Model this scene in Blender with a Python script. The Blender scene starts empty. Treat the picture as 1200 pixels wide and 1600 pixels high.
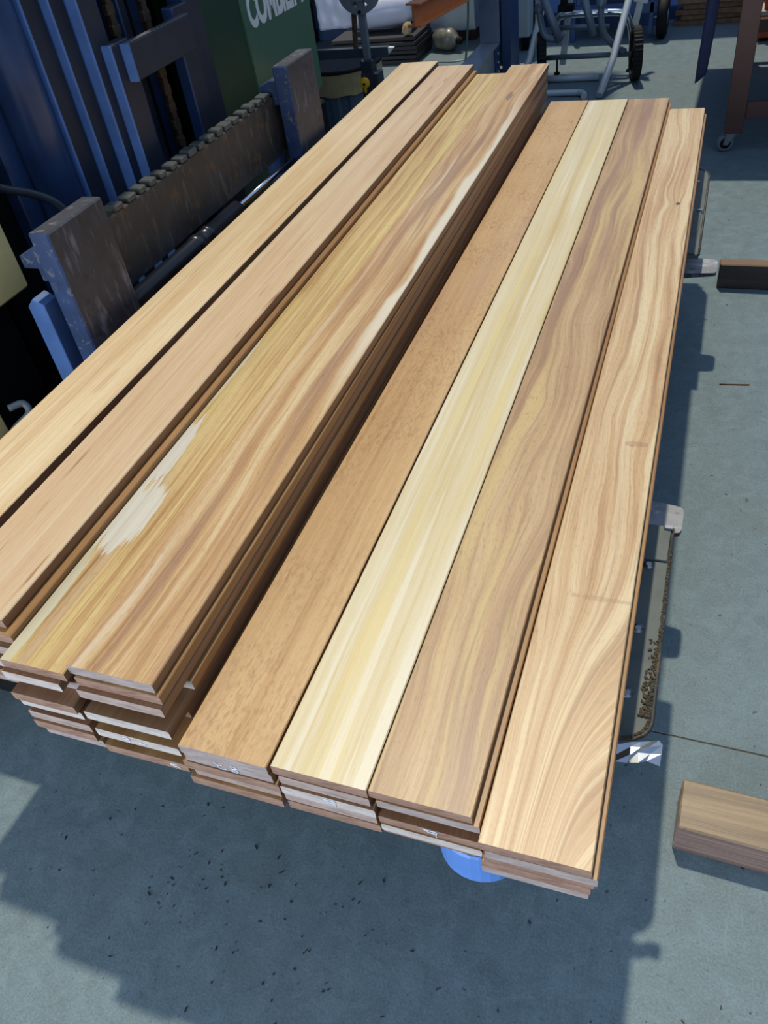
import bpy, bmesh, math, random
from mathutils import Vector, Matrix, Euler

# ------------------------------------------------------------------ camera
SC = bpy.context.scene
COL = SC.collection
R_RIGHT = Vector((0.93215517, 0.33850473, -0.12845729))
R_DOWN = Vector((0.13983912, -0.66387161, -0.73465605))
R_FWD = Vector((-0.3339637, 0.66685008, -0.66616756))
cam_d = bpy.data.cameras.new('camera')
cam = bpy.data.objects.new('camera', cam_d)
COL.objects.link(cam)
cam_d.sensor_fit = 'VERTICAL'
cam_d.sensor_height = 24.0
cam_d.lens = 1258.4 / 1600 * 24.0
cam_d.clip_start = 0.02
rot = Matrix((R_RIGHT, -R_DOWN, -R_FWD)).transposed()
cam.matrix_world = Matrix.Translation((0, 0, 1.6)) @ rot.to_4x4()
SC.camera = cam

# ------------------------------------------------------------------ light
world = bpy.data.worlds.new('World')
SC.world = world
world.use_nodes = True
bg = world.node_tree.nodes['Background']
bg.inputs[0].default_value = (0.46, 0.66, 1.0, 1)
bg.inputs[1].default_value = 0.62

sun_d = bpy.data.lights.new('sun', 'SUN')
sun_d.energy = 2.75
sun_d.color = (1.0, 0.90, 0.70)
sun_d.angle = math.radians(1.7)
sun = bpy.data.objects.new('sun', sun_d)
COL.objects.link(sun)
sun.rotation_euler = Vector((0.13, -0.36, -1.0)).to_track_quat('-Z', 'Y').to_euler()
sun.location = (-1, 3, 7)

door_d = bpy.data.lights.new('door_daylight', 'AREA')
door_d.shape = 'RECTANGLE'
door_d.size = 4.0
door_d.size_y = 3.2
door_d.energy = 330
door_d.color = (0.86, 0.93, 1.0)
door_l = bpy.data.objects.new('door_daylight', door_d)
COL.objects.link(door_l)
door_l.location = (-3.0, -4.6, 2.0)
door_l.rotation_euler = Vector((0.42, 1, -0.08)).to_track_quat('-Z', 'Y').to_euler()

SC.view_settings.view_transform = 'Standard'
SC.view_settings.look = 'None'
SC.view_settings.gamma = 1
SC.view_settings.use_curve_mapping = False
SC.view_settings.exposure = 0.0

RND = random.Random(7)


# ------------------------------------------------------------------ material helpers
def lin(c):
    return tuple(((v / 255) / 12.92 if v / 255 <= 0.04045 else ((v / 255 + 0.055) / 1.055) ** 2.4) for v in c) + (1,)


class NT:
    def __init__(self, name):
        self.m = bpy.data.materials.new(name)
        self.m.use_nodes = True
        self.t = self.m.node_tree
        self.b = self.t.nodes['Principled BSDF']

    def n(self, typ, **kw):
        o = self.t.nodes.new(typ)
        for k, v in kw.items():
            setattr(o, k, v)
        return o

    def put(self, sock, v):
        if v is None:
            return
        if isinstance(v, bpy.types.NodeSocket):
            self.t.links.new(v, sock)
        else:
            sock.default_value = v

    def math(self, op, a, b=None, c=None, clamp=False):
        o = self.n('ShaderNodeMath', operation=op, use_clamp=clamp)
        for i, v in enumerate((a, b, c)):
            self.put(o.inputs[i], v)
        return o.outputs[0]

    def xyz(self, x=0.0, y=0.0, z=0.0):
        o = self.n('ShaderNodeCombineXYZ')
        for i, v in enumerate((x, y, z)):
            self.put(o.inputs[i], v)
        return o.outputs[0]

    def noise(self, vec, scale=1.0, detail=2.0, rough=0.5, dist=0.0):
        o = self.n('ShaderNodeTexNoise')
        self.put(o.inputs['Vector'], vec)
        o.inputs['Scale'].default_value = scale
        o.inputs['Detail'].default_value = detail
        o.inputs['Roughness'].default_value = rough
        o.inputs['Distortion'].default_value = dist
        return o.outputs[0]

    def ramp(self, fac, stops, interp='LINEAR'):
        o = self.n('ShaderNodeValToRGB')
        o.color_ramp.interpolation = interp
        cr = o.color_ramp
        while len(cr.elements) < len(stops):
            cr.elements.new(0.5)
        for e, (p, c) in zip(cr.elements, stops):
            e.position = p
            e.color = c
        self.put(o.inputs[0], fac)
        return o.outputs[0]

    def step(self, v, lo, hi):
        o = self.n('ShaderNodeMapRange', interpolation_type='SMOOTHSTEP')
        self.put(o.inputs[0], v)
        o.inputs[1].default_value = lo
        o.inputs[2].default_value = hi
        return o.outputs[0]

    def mix(self, f, a, b, mode='MIX'):
        o = self.n('ShaderNodeMix', data_type='RGBA', blend_type=mode)
        self.put(o.inputs[0], f)
        self.put(o.inputs[6], a)
        self.put(o.inputs[7], b)
        return o.outputs[2]

    def coords(self):
        tc = self.n('ShaderNodeTexCoord')
        s = self.n('ShaderNodeSeparateXYZ')
        self.t.links.new(tc.outputs['Object'], s.inputs[0])
        return tc.outputs['Object'], s.outputs[0], s.outputs[1], s.outputs[2]

    def bump(self, h, strength=0.2, dist=0.002):
        o = self.n('ShaderNodeBump')
        o.inputs['Strength'].default_value = strength
        o.inputs['Distance'].default_value = dist
        self.put(o.inputs['Height'], h)
        self.t.links.new(o.outputs[0], self.b.inputs['Normal'])

    def fin(self, col, rough=0.5, metal=0.0, spec=0.5):
        self.put(self.b.inputs['Base Color'], col)
        self.put(self.b.inputs['Roughness'], rough)
        self.put(self.b.inputs['Metallic'], metal)
        self.b.inputs['Specular IOR Level'].default_value = spec
        return self.m


def plain(name, rgb, rough=0.5, metal=0.0, spec=0.5, var=0.12, scale=9.0, wear=None, wear_at=0.66, bump=0.0):
    """painted / moulded surface: one colour, slight mottling, optional worn spots"""
    k = NT(name)
    v, x, y, z = k.coords()
    n1 = k.noise(v, scale, 4, 0.6)
    c = lin(rgb)
    lo = tuple(q * (1 - var) for q in c[:3]) + (1,)
    hi = tuple(min(1, q * (1 + var)) for q in c[:3]) + (1,)
    col = k.ramp(n1, [(0.3, lo), (0.7, hi)])
    if wear:
        w = k.noise(v, scale * 3.1, 6, 0.7, 0.6)
        col = k.mix(k.step(w, wear_at, wear_at + 0.05), col, lin(wear))
    if bump:
        k.bump(n1, bump, 0.003)
    return k.fin(col, rough, metal, spec)


def wood(name, stops, seed, warp=0.006, wfreq=(5, 0.9), band=26, fine=120, fw=0.4, flecks=0.25, skew=0.0,
         spots=(), cracks=0.0, speckle=0.0, rough=0.42, fan=None, kn=(), edge=None, tint=None, tint2=None, gain=0.86):
    """board face: local x across, y along the board (near end y = 0)"""
    k = NT(name)

    def cl(c):
        q = lin(c)
        return tuple(t * gain for t in q[:3]) + (1,)
    v, x, y, z = k.coords()
    x = k.math('ADD', x, k.math('MULTIPLY', z, 0.9))   # grain shows on the edges too
    w1 = k.noise(k.xyz(k.math('MULTIPLY', x, wfreq[0]), k.math('MULTIPLY', y, wfreq[1]), seed), 1, 2, 0.5)
    w2 = k.noise(k.xyz(k.math('MULTIPLY', x, wfreq[0] * 4), k.math('MULTIPLY', y, wfreq[1] * 4), seed + 5), 1, 2, 0.5)
    u = k.math('ADD', x, k.math('MULTIPLY', k.math('SUBTRACT', w1, 0.5), warp * 9))
    u = k.math('ADD', u, k.math('MULTIPLY', k.math('SUBTRACT', w2, 0.5), warp * 1.4))
    if skew:
        u = k.math('ADD', u, k.math('MULTIPLY', y, skew))
    if fan:   # grain that fans out towards the near end: (reach along y, strength)
        f = k.step(y, fan[0], 0.0)
        right = k.step(x, -0.05, 0.06)
        g = k.math('MULTIPLY', k.math('MULTIPLY', f, right), fan[1])
        u = k.math('ADD', u, k.math('MULTIPLY', g, k.math('SUBTRACT', fan[0], y)))
    for (kx, ky, rx, ry, st) in kn:  # knots pull the grain aside
        dx = k.math('DIVIDE', k.math('SUBTRACT', x, kx), rx)
        dy = k.math('DIVIDE', k.math('SUBTRACT', y, ky), ry)
        d2 = k.math('ADD', k.math('MULTIPLY', dx, dx), k.math('MULTIPLY', dy, dy))
        g = k.math('POWER', 2.718, k.math('MULTIPLY', d2, -1.0))
        u = k.math('ADD', u, k.math('MULTIPLY', k.math('MULTIPLY', dx, g), st))
    b1 = k.noise(k.xyz(k.math('MULTIPLY', u, band), k.math('MULTIPLY', y, 0.45), seed + 11), 1, 3, 0.55)
    b2 = k.noise(k.xyz(k.math('MULTIPLY', u, fine), k.math('MULTIPLY', y, 1.8), seed + 23), 1, 4, 0.65)
    bf = k.noise(k.xyz(k.math('MULTIPLY', u, 420), k.math('MULTIPLY', y, 7), seed + 27), 1, 2, 0.6)
    b3 = k.noise(k.xyz(k.math('MULTIPLY', u, 620), k.math('MULTIPLY', y, 55), seed + 31), 1, 2, 0.6)
    fac = k.math('ADD', k.math('MULTIPLY', b1, 1 - fw), k.math('MULTIPLY', b2, fw))
    fac = k.math('ADD', fac, k.math('MULTIPLY', k.math('SUBTRACT', bf, 0.5), 0.26))
    big = k.noise(k.xyz(k.math('MULTIPLY', x, 5), k.math('MULTIPLY', y, 2.1), seed + 41), 1, 3, 0.55)
    fac = k.math('ADD', fac, k.math('MULTIPLY', k.math('SUBTRACT', big, 0.5), 0.22))
    col = k.ramp(fac, [(p, cl(c)) for p, c in stops])
    for q, t in enumerate((tint, tint2)):
        if t:   # streaks of another tone following the grain: (colour, low, high, strength, frequency)
            tn = k.noise(k.xyz(k.math('MULTIPLY', u, t[4]), k.math('MULTIPLY', y, 0.8), seed + 57 + 9 * q), 1, 3, 0.55)
            col = k.mix(k.math('MULTIPLY', k.step(tn, t[1], t[2]), t[3]), col, cl(t[0]))
    pores = k.step(b3, 0.54, 0.70)
    col = k.mix(k.math('MULTIPLY', pores, flecks), col, cl((120, 82, 50)))
    if speckle:
        sp = k.noise(k.xyz(k.math('MULTIPLY', x, 170), k.math('MULTIPLY', y, 60), seed + 3), 1, 3, 0.6)
        rib = k.noise(k.xyz(k.math('MULTIPLY', x, 9), k.math('MULTIPLY', y, 6), seed + 9), 1, 2, 0.5)
        col = k.mix(k.math('MULTIPLY', k.math('MULTIPLY', k.step(sp, 0.45, 0.68), k.step(rib, 0.35, 0.65)), speckle), col, cl((150, 104, 66)))
    if cracks:
        c1 = k.noise(k.xyz(k.math('MULTIPLY', x, 85), k.math('MULTIPLY', y, 4.2), seed + 17), 1, 3, 0.5)
        c2 = k.noise(k.xyz(k.math('MULTIPLY', x, 9), k.math('MULTIPLY', y, 2.1), seed + 19), 1, 1, 0.5)
        m = k.math('MULTIPLY', k.step(c1, 0.62, 0.69), k.step(c2, 0.44, 0.56))
        col = k.mix(k.math('MULTIPLY', m, cracks), col, cl((158, 108, 70)))
    for (sx, sy, rx, ry, c, st) in spots:
        dx = k.math('DIVIDE', k.math('SUBTRACT', x, sx), rx)
        dy = k.math('DIVIDE', k.math('SUBTRACT', y, sy), ry)
        d = k.math('ADD', k.math('MULTIPLY', dx, dx), k.math('MULTIPLY', dy, dy))
        rag = k.noise(k.xyz(k.math('MULTIPLY', x, 130), k.math('MULTIPLY', y, 7), seed + 2), 1, 4, 0.7)
        d = k.math('ADD', d, k.math('MULTIPLY', k.math('SUBTRACT', rag, 0.5), 4.2))
        m = k.math('MULTIPLY', k.step(d, 1.05, 0.8), st)
        m = k.math('MULTIPLY', m, k.math('ADD', 0.55, k.math('MULTIPLY', b2, 0.9)), clamp=True)
        col = k.mix(m, col, cl(c))
    if edge:   # sapwood along one edge: (sign, x where it starts, y from, y to, colour)
        e = k.math('ADD', k.math('MULTIPLY', x, edge[0]), k.math('MULTIPLY', k.math('SUBTRACT', big, 0.5), 0.09))
        m = k.math('MULTIPLY', k.step(e, edge[1], edge[1] + 0.014),
                   k.math('MULTIPLY', k.step(y, edge[2], edge[2] + 0.6), k.step(y, edge[3], edge[3] - 0.6)))
        col = k.mix(k.math('MULTIPLY', m, 0.9), col, cl(edge[4]))
    k.bump(k.math('ADD', b2, b3), 0.10, 0.0008)
    return k.fin(col, rough, 0, 0.5)


def endgrain(name, a, b, seed):
    k = NT(name)
    v, x, y, z = k.coords()
    slope = RND.uniform(-0.8, 0.8)
    u = k.math('ADD', k.math('MULTIPLY', z, 1.0), k.math('MULTIPLY', x, slope * 0.4))
    n1 = k.noise(k.xyz(k.math('MULTIPLY', u, 330), k.math('MULTIPLY', x, 14), seed), 1, 3, 0.6, 0.4)
    n2 = k.noise(k.xyz(k.math('MULTIPLY', x, 22), k.math('MULTIPLY', z, 60), seed + 4), 1, 3, 0.6)
    n3 = k.noise(k.xyz(k.math('MULTIPLY', k.math('ADD', x, k.math('MULTIPLY', z, 1.5)), 260), 0.0, seed + 8), 1, 2, 0.5)
    f = k.math('ADD', k.math('ADD', k.math('MULTIPLY', n1, 0.35), k.math('MULTIPLY', n2, 0.45)), k.math('MULTIPLY', n3, 0.2))
    col = k.ramp(f, [(0.36, lin(a)), (0.62, lin(b))])
    k.bump(n1, 0.25, 0.0006)
    return k.fin(col, 0.75, 0, 0.25)


# ------------------------------------------------------------------ mesh helpers
def mesh_obj(name, bm, mats, parent=None, loc=(0, 0, 0), rot=(0, 0, 0), smooth=False):
    me = bpy.data.meshes.new(name)
    if smooth:
        for f in bm.faces:
            f.smooth = True
    bm.normal_update()
    bm.to_mesh(me)
    bm.free()
    for m in (mats if isinstance(mats, (list, tuple)) else [mats]):
        me.materials.append(m)
    o = bpy.data.objects.new(name, me)
    COL.objects.link(o)
    o.location = loc
    o.rotation_euler = rot
    if parent:
        o.parent = parent
    return o


def empty(name, loc=(0, 0, 0), rot=(0, 0, 0), parent=None):
    o = bpy.data.objects.new(name, None)
    o.empty_display_size = 0.1
    COL.objects.link(o)
    o.location = loc
    o.rotation_euler = rot
    o.parent = parent
    return o


def tag(o, label, cat, group=None, kind=None):
    o['label'] = label
    o['category'] = cat
    if group:
        o['group'] = group
    if kind:
        o['kind'] = kind
    return o


def box(bm, x0, x1, y0, y1, z0, z1, bevel=0.0, mi=0, M=None, seg=1):
    vs = [bm.verts.new((x, y, z)) for x in (x0, x1) for y in (y0, y1) for z in (z0, z1)]
    idx = [(0, 1, 3, 2), (4, 6, 7, 5), (0, 4, 5, 1), (2, 3, 7, 6), (0, 2, 6, 4), (1, 5, 7, 3)]
    fs = [bm.faces.new([vs[i] for i in q]) for q in idx]
    for f in fs:
        f.material_index = mi
    allv = list(vs)
    if bevel:
        es = list({e for f in fs for e in f.edges})
        r = bmesh.ops.bevel(bm, geom=es, offset=bevel, segments=seg, affect='EDGES', profile=0.5)
        allv = list({v for f in r['faces'] for v in f.verts} | {v for v in vs if v.is_valid})
        for f in r['faces']:
            f.material_index = mi
    if M is not None:
        bmesh.ops.transform(bm, matrix=M, verts=[v for v in allv if v.is_valid])
    return fs


def bbox_obj(name, mats, parent, x0, x1, y0, y1, z0, z1, bevel=0.002, **kw):
    bm = bmesh.new()
    box(bm, x0, x1, y0, y1, z0, z1, bevel)
    return mesh_obj(name, bm, mats, parent, **kw)


def prism(bm, pts, axis, a0, a1, bevel=0.0):
    """extrude a 2-D outline along an axis ('x': pts are (y,z); 'y': (x,z); 'z': (x,y))"""
    def P(p, a):
        return {'x': (a, p[0], p[1]), 'y': (p[0], a, p[1]), 'z': (p[0], p[1], a)}[axis]
    A = [bm.verts.new(P(p, a0)) for p in pts]
    B = [bm.verts.new(P(p, a1)) for p in pts]
    n = len(pts)
    fs = [bm.faces.new(A[::-1]), bm.faces.new(B)]
    for i in range(n):
        fs.append(bm.faces.new((A[i], A[(i + 1) % n], B[(i + 1) % n], B[i])))
    bmesh.ops.recalc_face_normals(bm, faces=fs)
    if bevel:
        es = list({e for f in fs[:2] for e in f.edges})
        bmesh.ops.bevel(bm, geom=es, offset=bevel, segments=1, affect='EDGES', profile=0.5)
    return fs


def tube(bm, pts, r, seg=12, closed_ends=True, r2=None):
    """round tube through a list of points"""
    pts = [Vector(p) for p in pts]
    rings = []
    up = None
    for i, p in enumerate(pts):
        if i == 0:
            d = pts[1] - pts[0]
        elif i == len(pts) - 1:
            d = pts[-1] - pts[-2]
        else:
            d = (pts[i + 1] - p).normalized() + (p - pts[i - 1]).normalized()
        d.normalize()
        if up is None:
            up = Vector((0, 0, 1)) if abs(d.z) < 0.9 else Vector((1, 0, 0))
        a = d.cross(up).normalized()
        b = a.cross(d).normalized()
        up = b
        rr = r if r2 is None else r + (r2 - r) * i / (len(pts) - 1)
        rings.append([bm.verts.new(p + (a * math.cos(t) + b * math.sin(t)) * rr)
                      for t in [2 * math.pi * j / seg for j in range(seg)]])
    for q, w in zip(rings, rings[1:]):
        for j in range(seg):
            f = bm.faces.new((q[j], q[(j + 1) % seg], w[(j + 1) % seg], w[j]))
            f.smooth = True
    if closed_ends:
        bm.faces.new(rings[0][::-1])
        bm.faces.new(rings[-1])


def smooth_path(pts, n=6):
    """Catmull-Rom through the points"""
    pts = [Vector(p) for p in pts]
    P = [pts[0] * 2 - pts[1]] + pts + [pts[-1] * 2 - pts[-2]]
    out = []
    for i in range(1, len(P) - 2):
        a, b, c, d = P[i - 1:i + 3]
        for j in range(n):
            t = j / n
            out.append(0.5 * ((2 * b) + (c - a) * t + (2 * a - 5 * b + 4 * c - d) * t * t + (3 * b - a - 3 * c + d) * t ** 3))
    out.append(pts[-1])
    return out


def lathe(bm, prof, seg=24, axis='z', c=(0, 0, 0)):
    rings = []
    for (r, h) in prof:
        ring = []
        for j in range(seg):
            t = 2 * math.pi * j / seg
            a, b = r * math.cos(t), r * math.sin(t)
            p = {'z': (a, b, h), 'x': (h, a, b), 'y': (b, h, a)}[axis]
            ring.append(bm.verts.new((p[0] + c[0], p[1] + c[1], p[2] + c[2])))
        rings.append(ring)
    fs = []
    for q, w in zip(rings, rings[1:]):
        for j in range(seg):
            f = bm.faces.new((q[j], q[(j + 1) % seg], w[(j + 1) % seg], w[j]))
            f.smooth = True
            fs.append(f)
    fs.append(bm.faces.new(rings[0][::-1]))
    fs.append(bm.faces.new(rings[-1]))
    bmesh.ops.recalc_face_normals(bm, faces=fs)


def tube_obj(name, mat, parent, pts, r, seg=12, **kw):
    bm = bmesh.new()
    tube(bm, pts, r, seg)
    return mesh_obj(name, bm, mat, parent, **kw)


def text_mesh(name, body, size, extrude, mat, parent, M, bold=0.0):
    cu = bpy.data.curves.new(name, 'FONT')
    cu.body = body
    cu.size = size
    cu.extrude = extrude
    cu.offset = bold
    cu.resolution_u = 4
    tmp = bpy.data.objects.new(name, cu)
    COL.objects.link(tmp)
    dg = bpy.context.evaluated_depsgraph_get()
    me = bpy.data.meshes.new_from_object(tmp.evaluated_get(dg))
    bpy.data.objects.remove(tmp)
    bpy.data.curves.remove(cu)
    me.name = name
    me.materials.clear()
    me.materials.append(mat)
    o = bpy.data.objects.new(name, me)
    COL.objects.link(o)
    o.parent = parent
    o.matrix_local = M
    return o


# ------------------------------------------------------------------ materials
def concrete(name, base=(103, 121, 127)):
    k = NT(name)
    tc = k.n('ShaderNodeNewGeometry')
    v = tc.outputs['Position']
    s = k.n('ShaderNodeSeparateXYZ')
    k.t.links.new(v, s.inputs[0])
    n1 = k.noise(v, 2.3, 5, 0.6, 0.3)
    n2 = k.noise(v, 19, 5, 0.65, 0.8)
    n3 = k.noise(v, 95, 3, 0.6)
    n4 = k.noise(v, 46, 2, 0.5)
    c = lin(base)

    def sc(q):
        return tuple(t * q for t in c[:3]) + (1,)
    col = k.ramp(n1, [(0.3, sc(0.82)), (0.5, sc(1.0)), (0.72, sc(1.16))])
    col = k.mix(0.6, col, k.ramp(n2, [(0.3, sc(0.62)), (0.50, sc(0.98)), (0.70, sc(1.45))]))
    n7 = k.noise(v, 210, 3, 0.7)
    col = k.mix(0.35, col, k.ramp(n7, [(0.35, sc(0.6)), (0.5, sc(1.0)), (0.65, sc(1.5))]))
    col = k.mix(k.math('MULTIPLY', k.step(n3, 0.58, 0.70), 0.5), col, sc(0.6))
    col = k.mix(k.math('MULTIPLY', k.step(n4, 0.70, 0.76), 0.7), col, lin((52, 52, 50)))
    # brownish smears
    n5 = k.noise(v, 1.6, 3, 0.6)
    col = k.mix(k.math('MULTIPLY', k.step(n5, 0.55, 0.75), 0.25), col, lin((112, 106, 92)))
    # fine scratches from dragging
    n6 = k.noise(k.xyz(k.math('MULTIPLY', s.outputs[0], 60), k.math('MULTIPLY', s.outputs[1], 7), 0), 1, 2, 0.5, 1.5)
    col = k.mix(k.math('MULTIPLY', k.step(n6, 0.66, 0.72), 0.25), col, sc(1.5))
    k.bump(k.math('ADD', n2, k.math('MULTIPLY', n3, 0.5)), 0.25, 0.003)
    return k.fin(col, k.math('ADD', 0.5, k.math('MULTIPLY', n2, 0.25)), 0, 0.35)


M_conc = concrete('concrete')
M_joint = plain('joint_dirt', (92, 84, 70), 0.9, var=0.3, scale=40)
M_wallblue = plain('blue_wall_paint', (126, 162, 226), 0.6, var=0.08, scale=3)
M_wallgrey = plain('grey_wall', (92, 96, 100), 0.8)
M_dark = plain('dark_wall', (58, 60, 62), 0.9)

M_blue = plain('blue_machine_paint', (82, 116, 172), 0.38, var=0.15, scale=14, wear=(120, 128, 138), wear_at=0.74)
M_bluedk = plain('dark_blue_paint', (50, 74, 114), 0.3, var=0.2, scale=9)
M_black = plain('black_parts_and_shade', (14, 15, 18), 0.75, var=0.2, spec=0.2)  # black parts, and panels that stand in for shade inside the machine
M_rail = plain('shaded_rail_steel', (36, 42, 56), 0.5, var=0.2, scale=12, wear=(96, 90, 84), wear_at=0.76)  # rail faces coloured dark to stand in for shade, with scuffs
M_chrome = plain('polished_steel', (205, 210, 215), 0.16, metal=1.0, var=0.05)
M_zinc = plain('zinc_bolt', (168, 172, 178), 0.35, metal=0.9, var=0.1)
M_green = plain('green_machine_paint', (14, 60, 30), 0.42, var=0.12, scale=5, bump=0.0)
M_greensheen = plain('green_hood_sheen', (62, 106, 80), 0.3, spec=0.9, var=0.10, scale=60, bump=0.10)  # same green paint, lightened to stand in for its sheen
M_white = plain('white_lettering', (214, 224, 226), 0.5, var=0.03)
M_cream = plain('cream_panel', (232, 210, 142), 0.55, var=0.12, scale=5, wear=(150, 132, 92), wear_at=0.68)
M_rubber = plain('black_rubber', (22, 23, 25), 0.7, var=0.2, spec=0.3)
M_hose = plain('black_hydraulic_hose', (52, 58, 66), 0.35, var=0.1)
M_chain = plain('greasy_chain', (74, 58, 42), 0.55, metal=0.4, var=0.4, scale=40)


def scraped_steel(name, base, scr, rust, sc=10):
    k = NT(name)
    v, x, y, z = k.coords()
    n1 = k.noise(v, sc, 5, 0.65, 0.5)
    n2 = k.noise(k.xyz(k.math('MULTIPLY', x, 30), k.math('MULTIPLY', y, 45), k.math('MULTIPLY', z, 9)), 1, 4, 0.6, 0.4)
    n3 = k.noise(v, sc * 2.2, 4, 0.6)
    b = lin(base)
    col = k.ramp(n1, [(0.3, tuple(q * 0.55 for q in b[:3]) + (1,)), (0.55, b), (0.75, tuple(q * 1.5 for q in b[:3]) + (1,))])
    col = k.mix(k.math('MULTIPLY', k.step(n2, 0.52, 0.72), 0.75), col, lin(scr))
    col = k.mix(k.math('MULTIPLY', k.step(n3, 0.56, 0.68), 0.7), col, lin(rust))
    k.bump(n2, 0.2, 0.001)
    return k.fin(col, k.math('ADD', 0.42, k.math('MULTIPLY', n1, 0.25)), 0.0, 0.5)


M_shank = scraped_steel('scraped_fork_steel', (60, 62, 72), (122, 126, 136), (40, 40, 44))
M_bar = scraped_steel('greasy_carriage_steel', (62, 60, 58), (110, 106, 98), (104, 80, 50), 7)
M_bluechip = plain('chipped_blue_paint', (40, 60, 98), 0.45, var=0.3, scale=13, wear=(92, 98, 108), wear_at=0.57)
M_bladetip = scraped_steel('shiny_fork_tip', (150, 152, 158), (200, 204, 210), (88, 78, 68), 8)
M_deck = plain('deck_steel', (92, 100, 98), 0.6, metal=0.0, var=0.2, scale=12, wear=(108, 110, 106), wear_at=0.66)
M_dirt = plain('packed_dirt', (86, 78, 62), 0.95, var=0.4, scale=60, bump=0.6)
M_foil = plain('silver_foil', (176, 182, 192), 0.32, metal=1.0, var=0.08, bump=0.3)
M_chalk = plain('white_chalk', (214, 220, 226), 0.9, var=0.05)


# ------------------------------------------------------------------ the room
def structure(o):
    o['kind'] = 'structure'
    return o


fl = structure(bbox_obj('floor', M_joint, None, -4.6, 3.4, -3.0, 7.4, -0.12, -0.002, 0))
slab_y = [(-3.0, 1.0525), (1.0565, 4.1485), (4.1525, 7.4)]
for (a, b) in slab_y:
    o = bbox_obj('slab', M_conc, fl, -4.6, 3.4, a, b, -0.002, 0.0, 0.0005)
bm = bmesh.new()
box(bm, -4.6, 3.4, 7.3, 7.42, 0, 1.75)
wb = structure(mesh_obj('wall_back', bm, M_wallblue))
structure(bbox_obj('baseboard_back', M_bluedk, None, -4.4, 3.2, 7.27, 7.3, 0, 0.09, 0.003))
structure(bbox_obj('wall_left', M_dark, None, -4.6, -4.5, -1.0, 7.3, 0, 4.0, 0))
structure(bbox_obj('shade_wall_right', M_dark, None, 3.3, 3.4, -1.0, 7.3, 0, 2.6, 0))  # unseen wall, added dark to dim the right-facing sides

bm = bmesh.new()
prism(bm, [(-4.6, 1.0), (-2.25, 1.0), (-2.25, 5.2), (-1.25, 5.9), (-1.25, 7.42), (-4.6, 7.42)], 'z', 4.0, 4.12)  # unseen ceiling, outline shaped to shade the back left
structure(mesh_obj('shade_ceiling', bm, M_wallgrey))

# ------------------------------------------------------------------ timber boards
W_A = wood('pale_straw_board', [(0.30, (196, 158, 112)), (0.43, (218, 188, 144)), (0.56, (228, 204, 164)), (0.72, (234, 214, 178))], 1.3,
           warp=0.002, band=30, fine=160, gain=0.91, flecks=0.12, cracks=0.25, tint=((206, 166, 118), 0.55, 0.7, 0.5, 30))
W_B = wood('pinkish_straw_board', [(0.30, (200, 162, 124)), (0.45, (216, 184, 146)), (0.58, (224, 198, 162)), (0.74, (230, 208, 176))], 7.7,
           warp=0.002, band=20, fine=150, flecks=0.12, cracks=0.75)
W_C = wood('streaky_yellow_board', [(0.28, (146, 106, 66)), (0.40, (184, 144, 92)), (0.50, (206, 174, 118)), (0.60, (218, 192, 138)), (0.76, (228, 210, 164))], 12.1,
           warp=0.0035, band=44, fine=160, fw=0.5, flecks=0.30, tint=((224, 202, 130), 0.50, 0.64, 0.75, 42), tint2=((176, 142, 120), 0.56, 0.7, 0.5, 26),
           spots=((-0.020, 0.335, 0.040, 0.095, (216, 212, 198), 0.85), (-0.044, 0.515, 0.026, 0.105, (216, 214, 204), 0.8),
                  (-0.046, 0.10, 0.018, 0.16, (204, 206, 186), 0.6), (-0.05, 0.8, 0.010, 0.2, (206, 206, 192), 0.5)))
W_D = wood('brown_figured_board', [(0.28, (150, 110, 76)), (0.40, (184, 142, 98)), (0.50, (202, 164, 116)), (0.60, (216, 186, 140)), (0.74, (228, 208, 170))], 21.9,
           warp=0.009, wfreq=(5, 1.0), band=36, fine=140, fw=0.45, flecks=0.30, kn=((0.02, 2.63, 0.05, 0.16, 0.024), (0.03, 1.9, 0.05, 0.14, 0.014)),
           tint=((156, 120, 100), 0.54, 0.68, 0.65, 24), tint2=((224, 206, 176), 0.56, 0.68, 0.7, 34),
           spots=((0.016, 2.63, 0.012, 0.05, (112, 92, 80), 0.6),), edge=(1, 0.055, 0.6, 2.75, (228, 220, 200)))
W_E = wood('tan_speckled_board', [(0.30, (182, 138, 90)), (0.45, (200, 160, 110)), (0.58, (210, 174, 124)), (0.74, (216, 186, 140))], 33.3,
           warp=0.003, band=18, fine=120, flecks=0.26, speckle=0.45, tint=((190, 152, 120), 0.5, 0.7, 0.5, 12))
W_F = wood('cream_striped_board', [(0.28, (206, 176, 118)), (0.40, (214, 194, 146)), (0.50, (220, 204, 164)), (0.60, (224, 210, 174)), (0.74, (232, 222, 194))], 42.5,
           warp=0.0028, band=40, fine=110, fw=0.3, flecks=0.08, tint=((228, 206, 140), 0.52, 0.64, 0.65, 52), tint2=((234, 226, 204), 0.54, 0.64, 0.7, 50))
W_G = wood('brown_swirled_board', [(0.28, (142, 108, 78)), (0.40, (168, 134, 100)), (0.50, (186, 152, 112)), (0.60, (200, 170, 128)), (0.74, (212, 190, 150))], 55.2,
           warp=0.011, wfreq=(5, 1.5), band=24, fine=130, fw=0.42, flecks=0.32, kn=((0.044, 0.84, 0.05, 0.11, 0.022), (-0.01, 1.5, 0.05, 0.2, 0.018)),
           tint=((214, 188, 130), 0.54, 0.66, 0.65, 30), tint2=((154, 122, 106), 0.52, 0.68, 0.6, 20))
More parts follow.
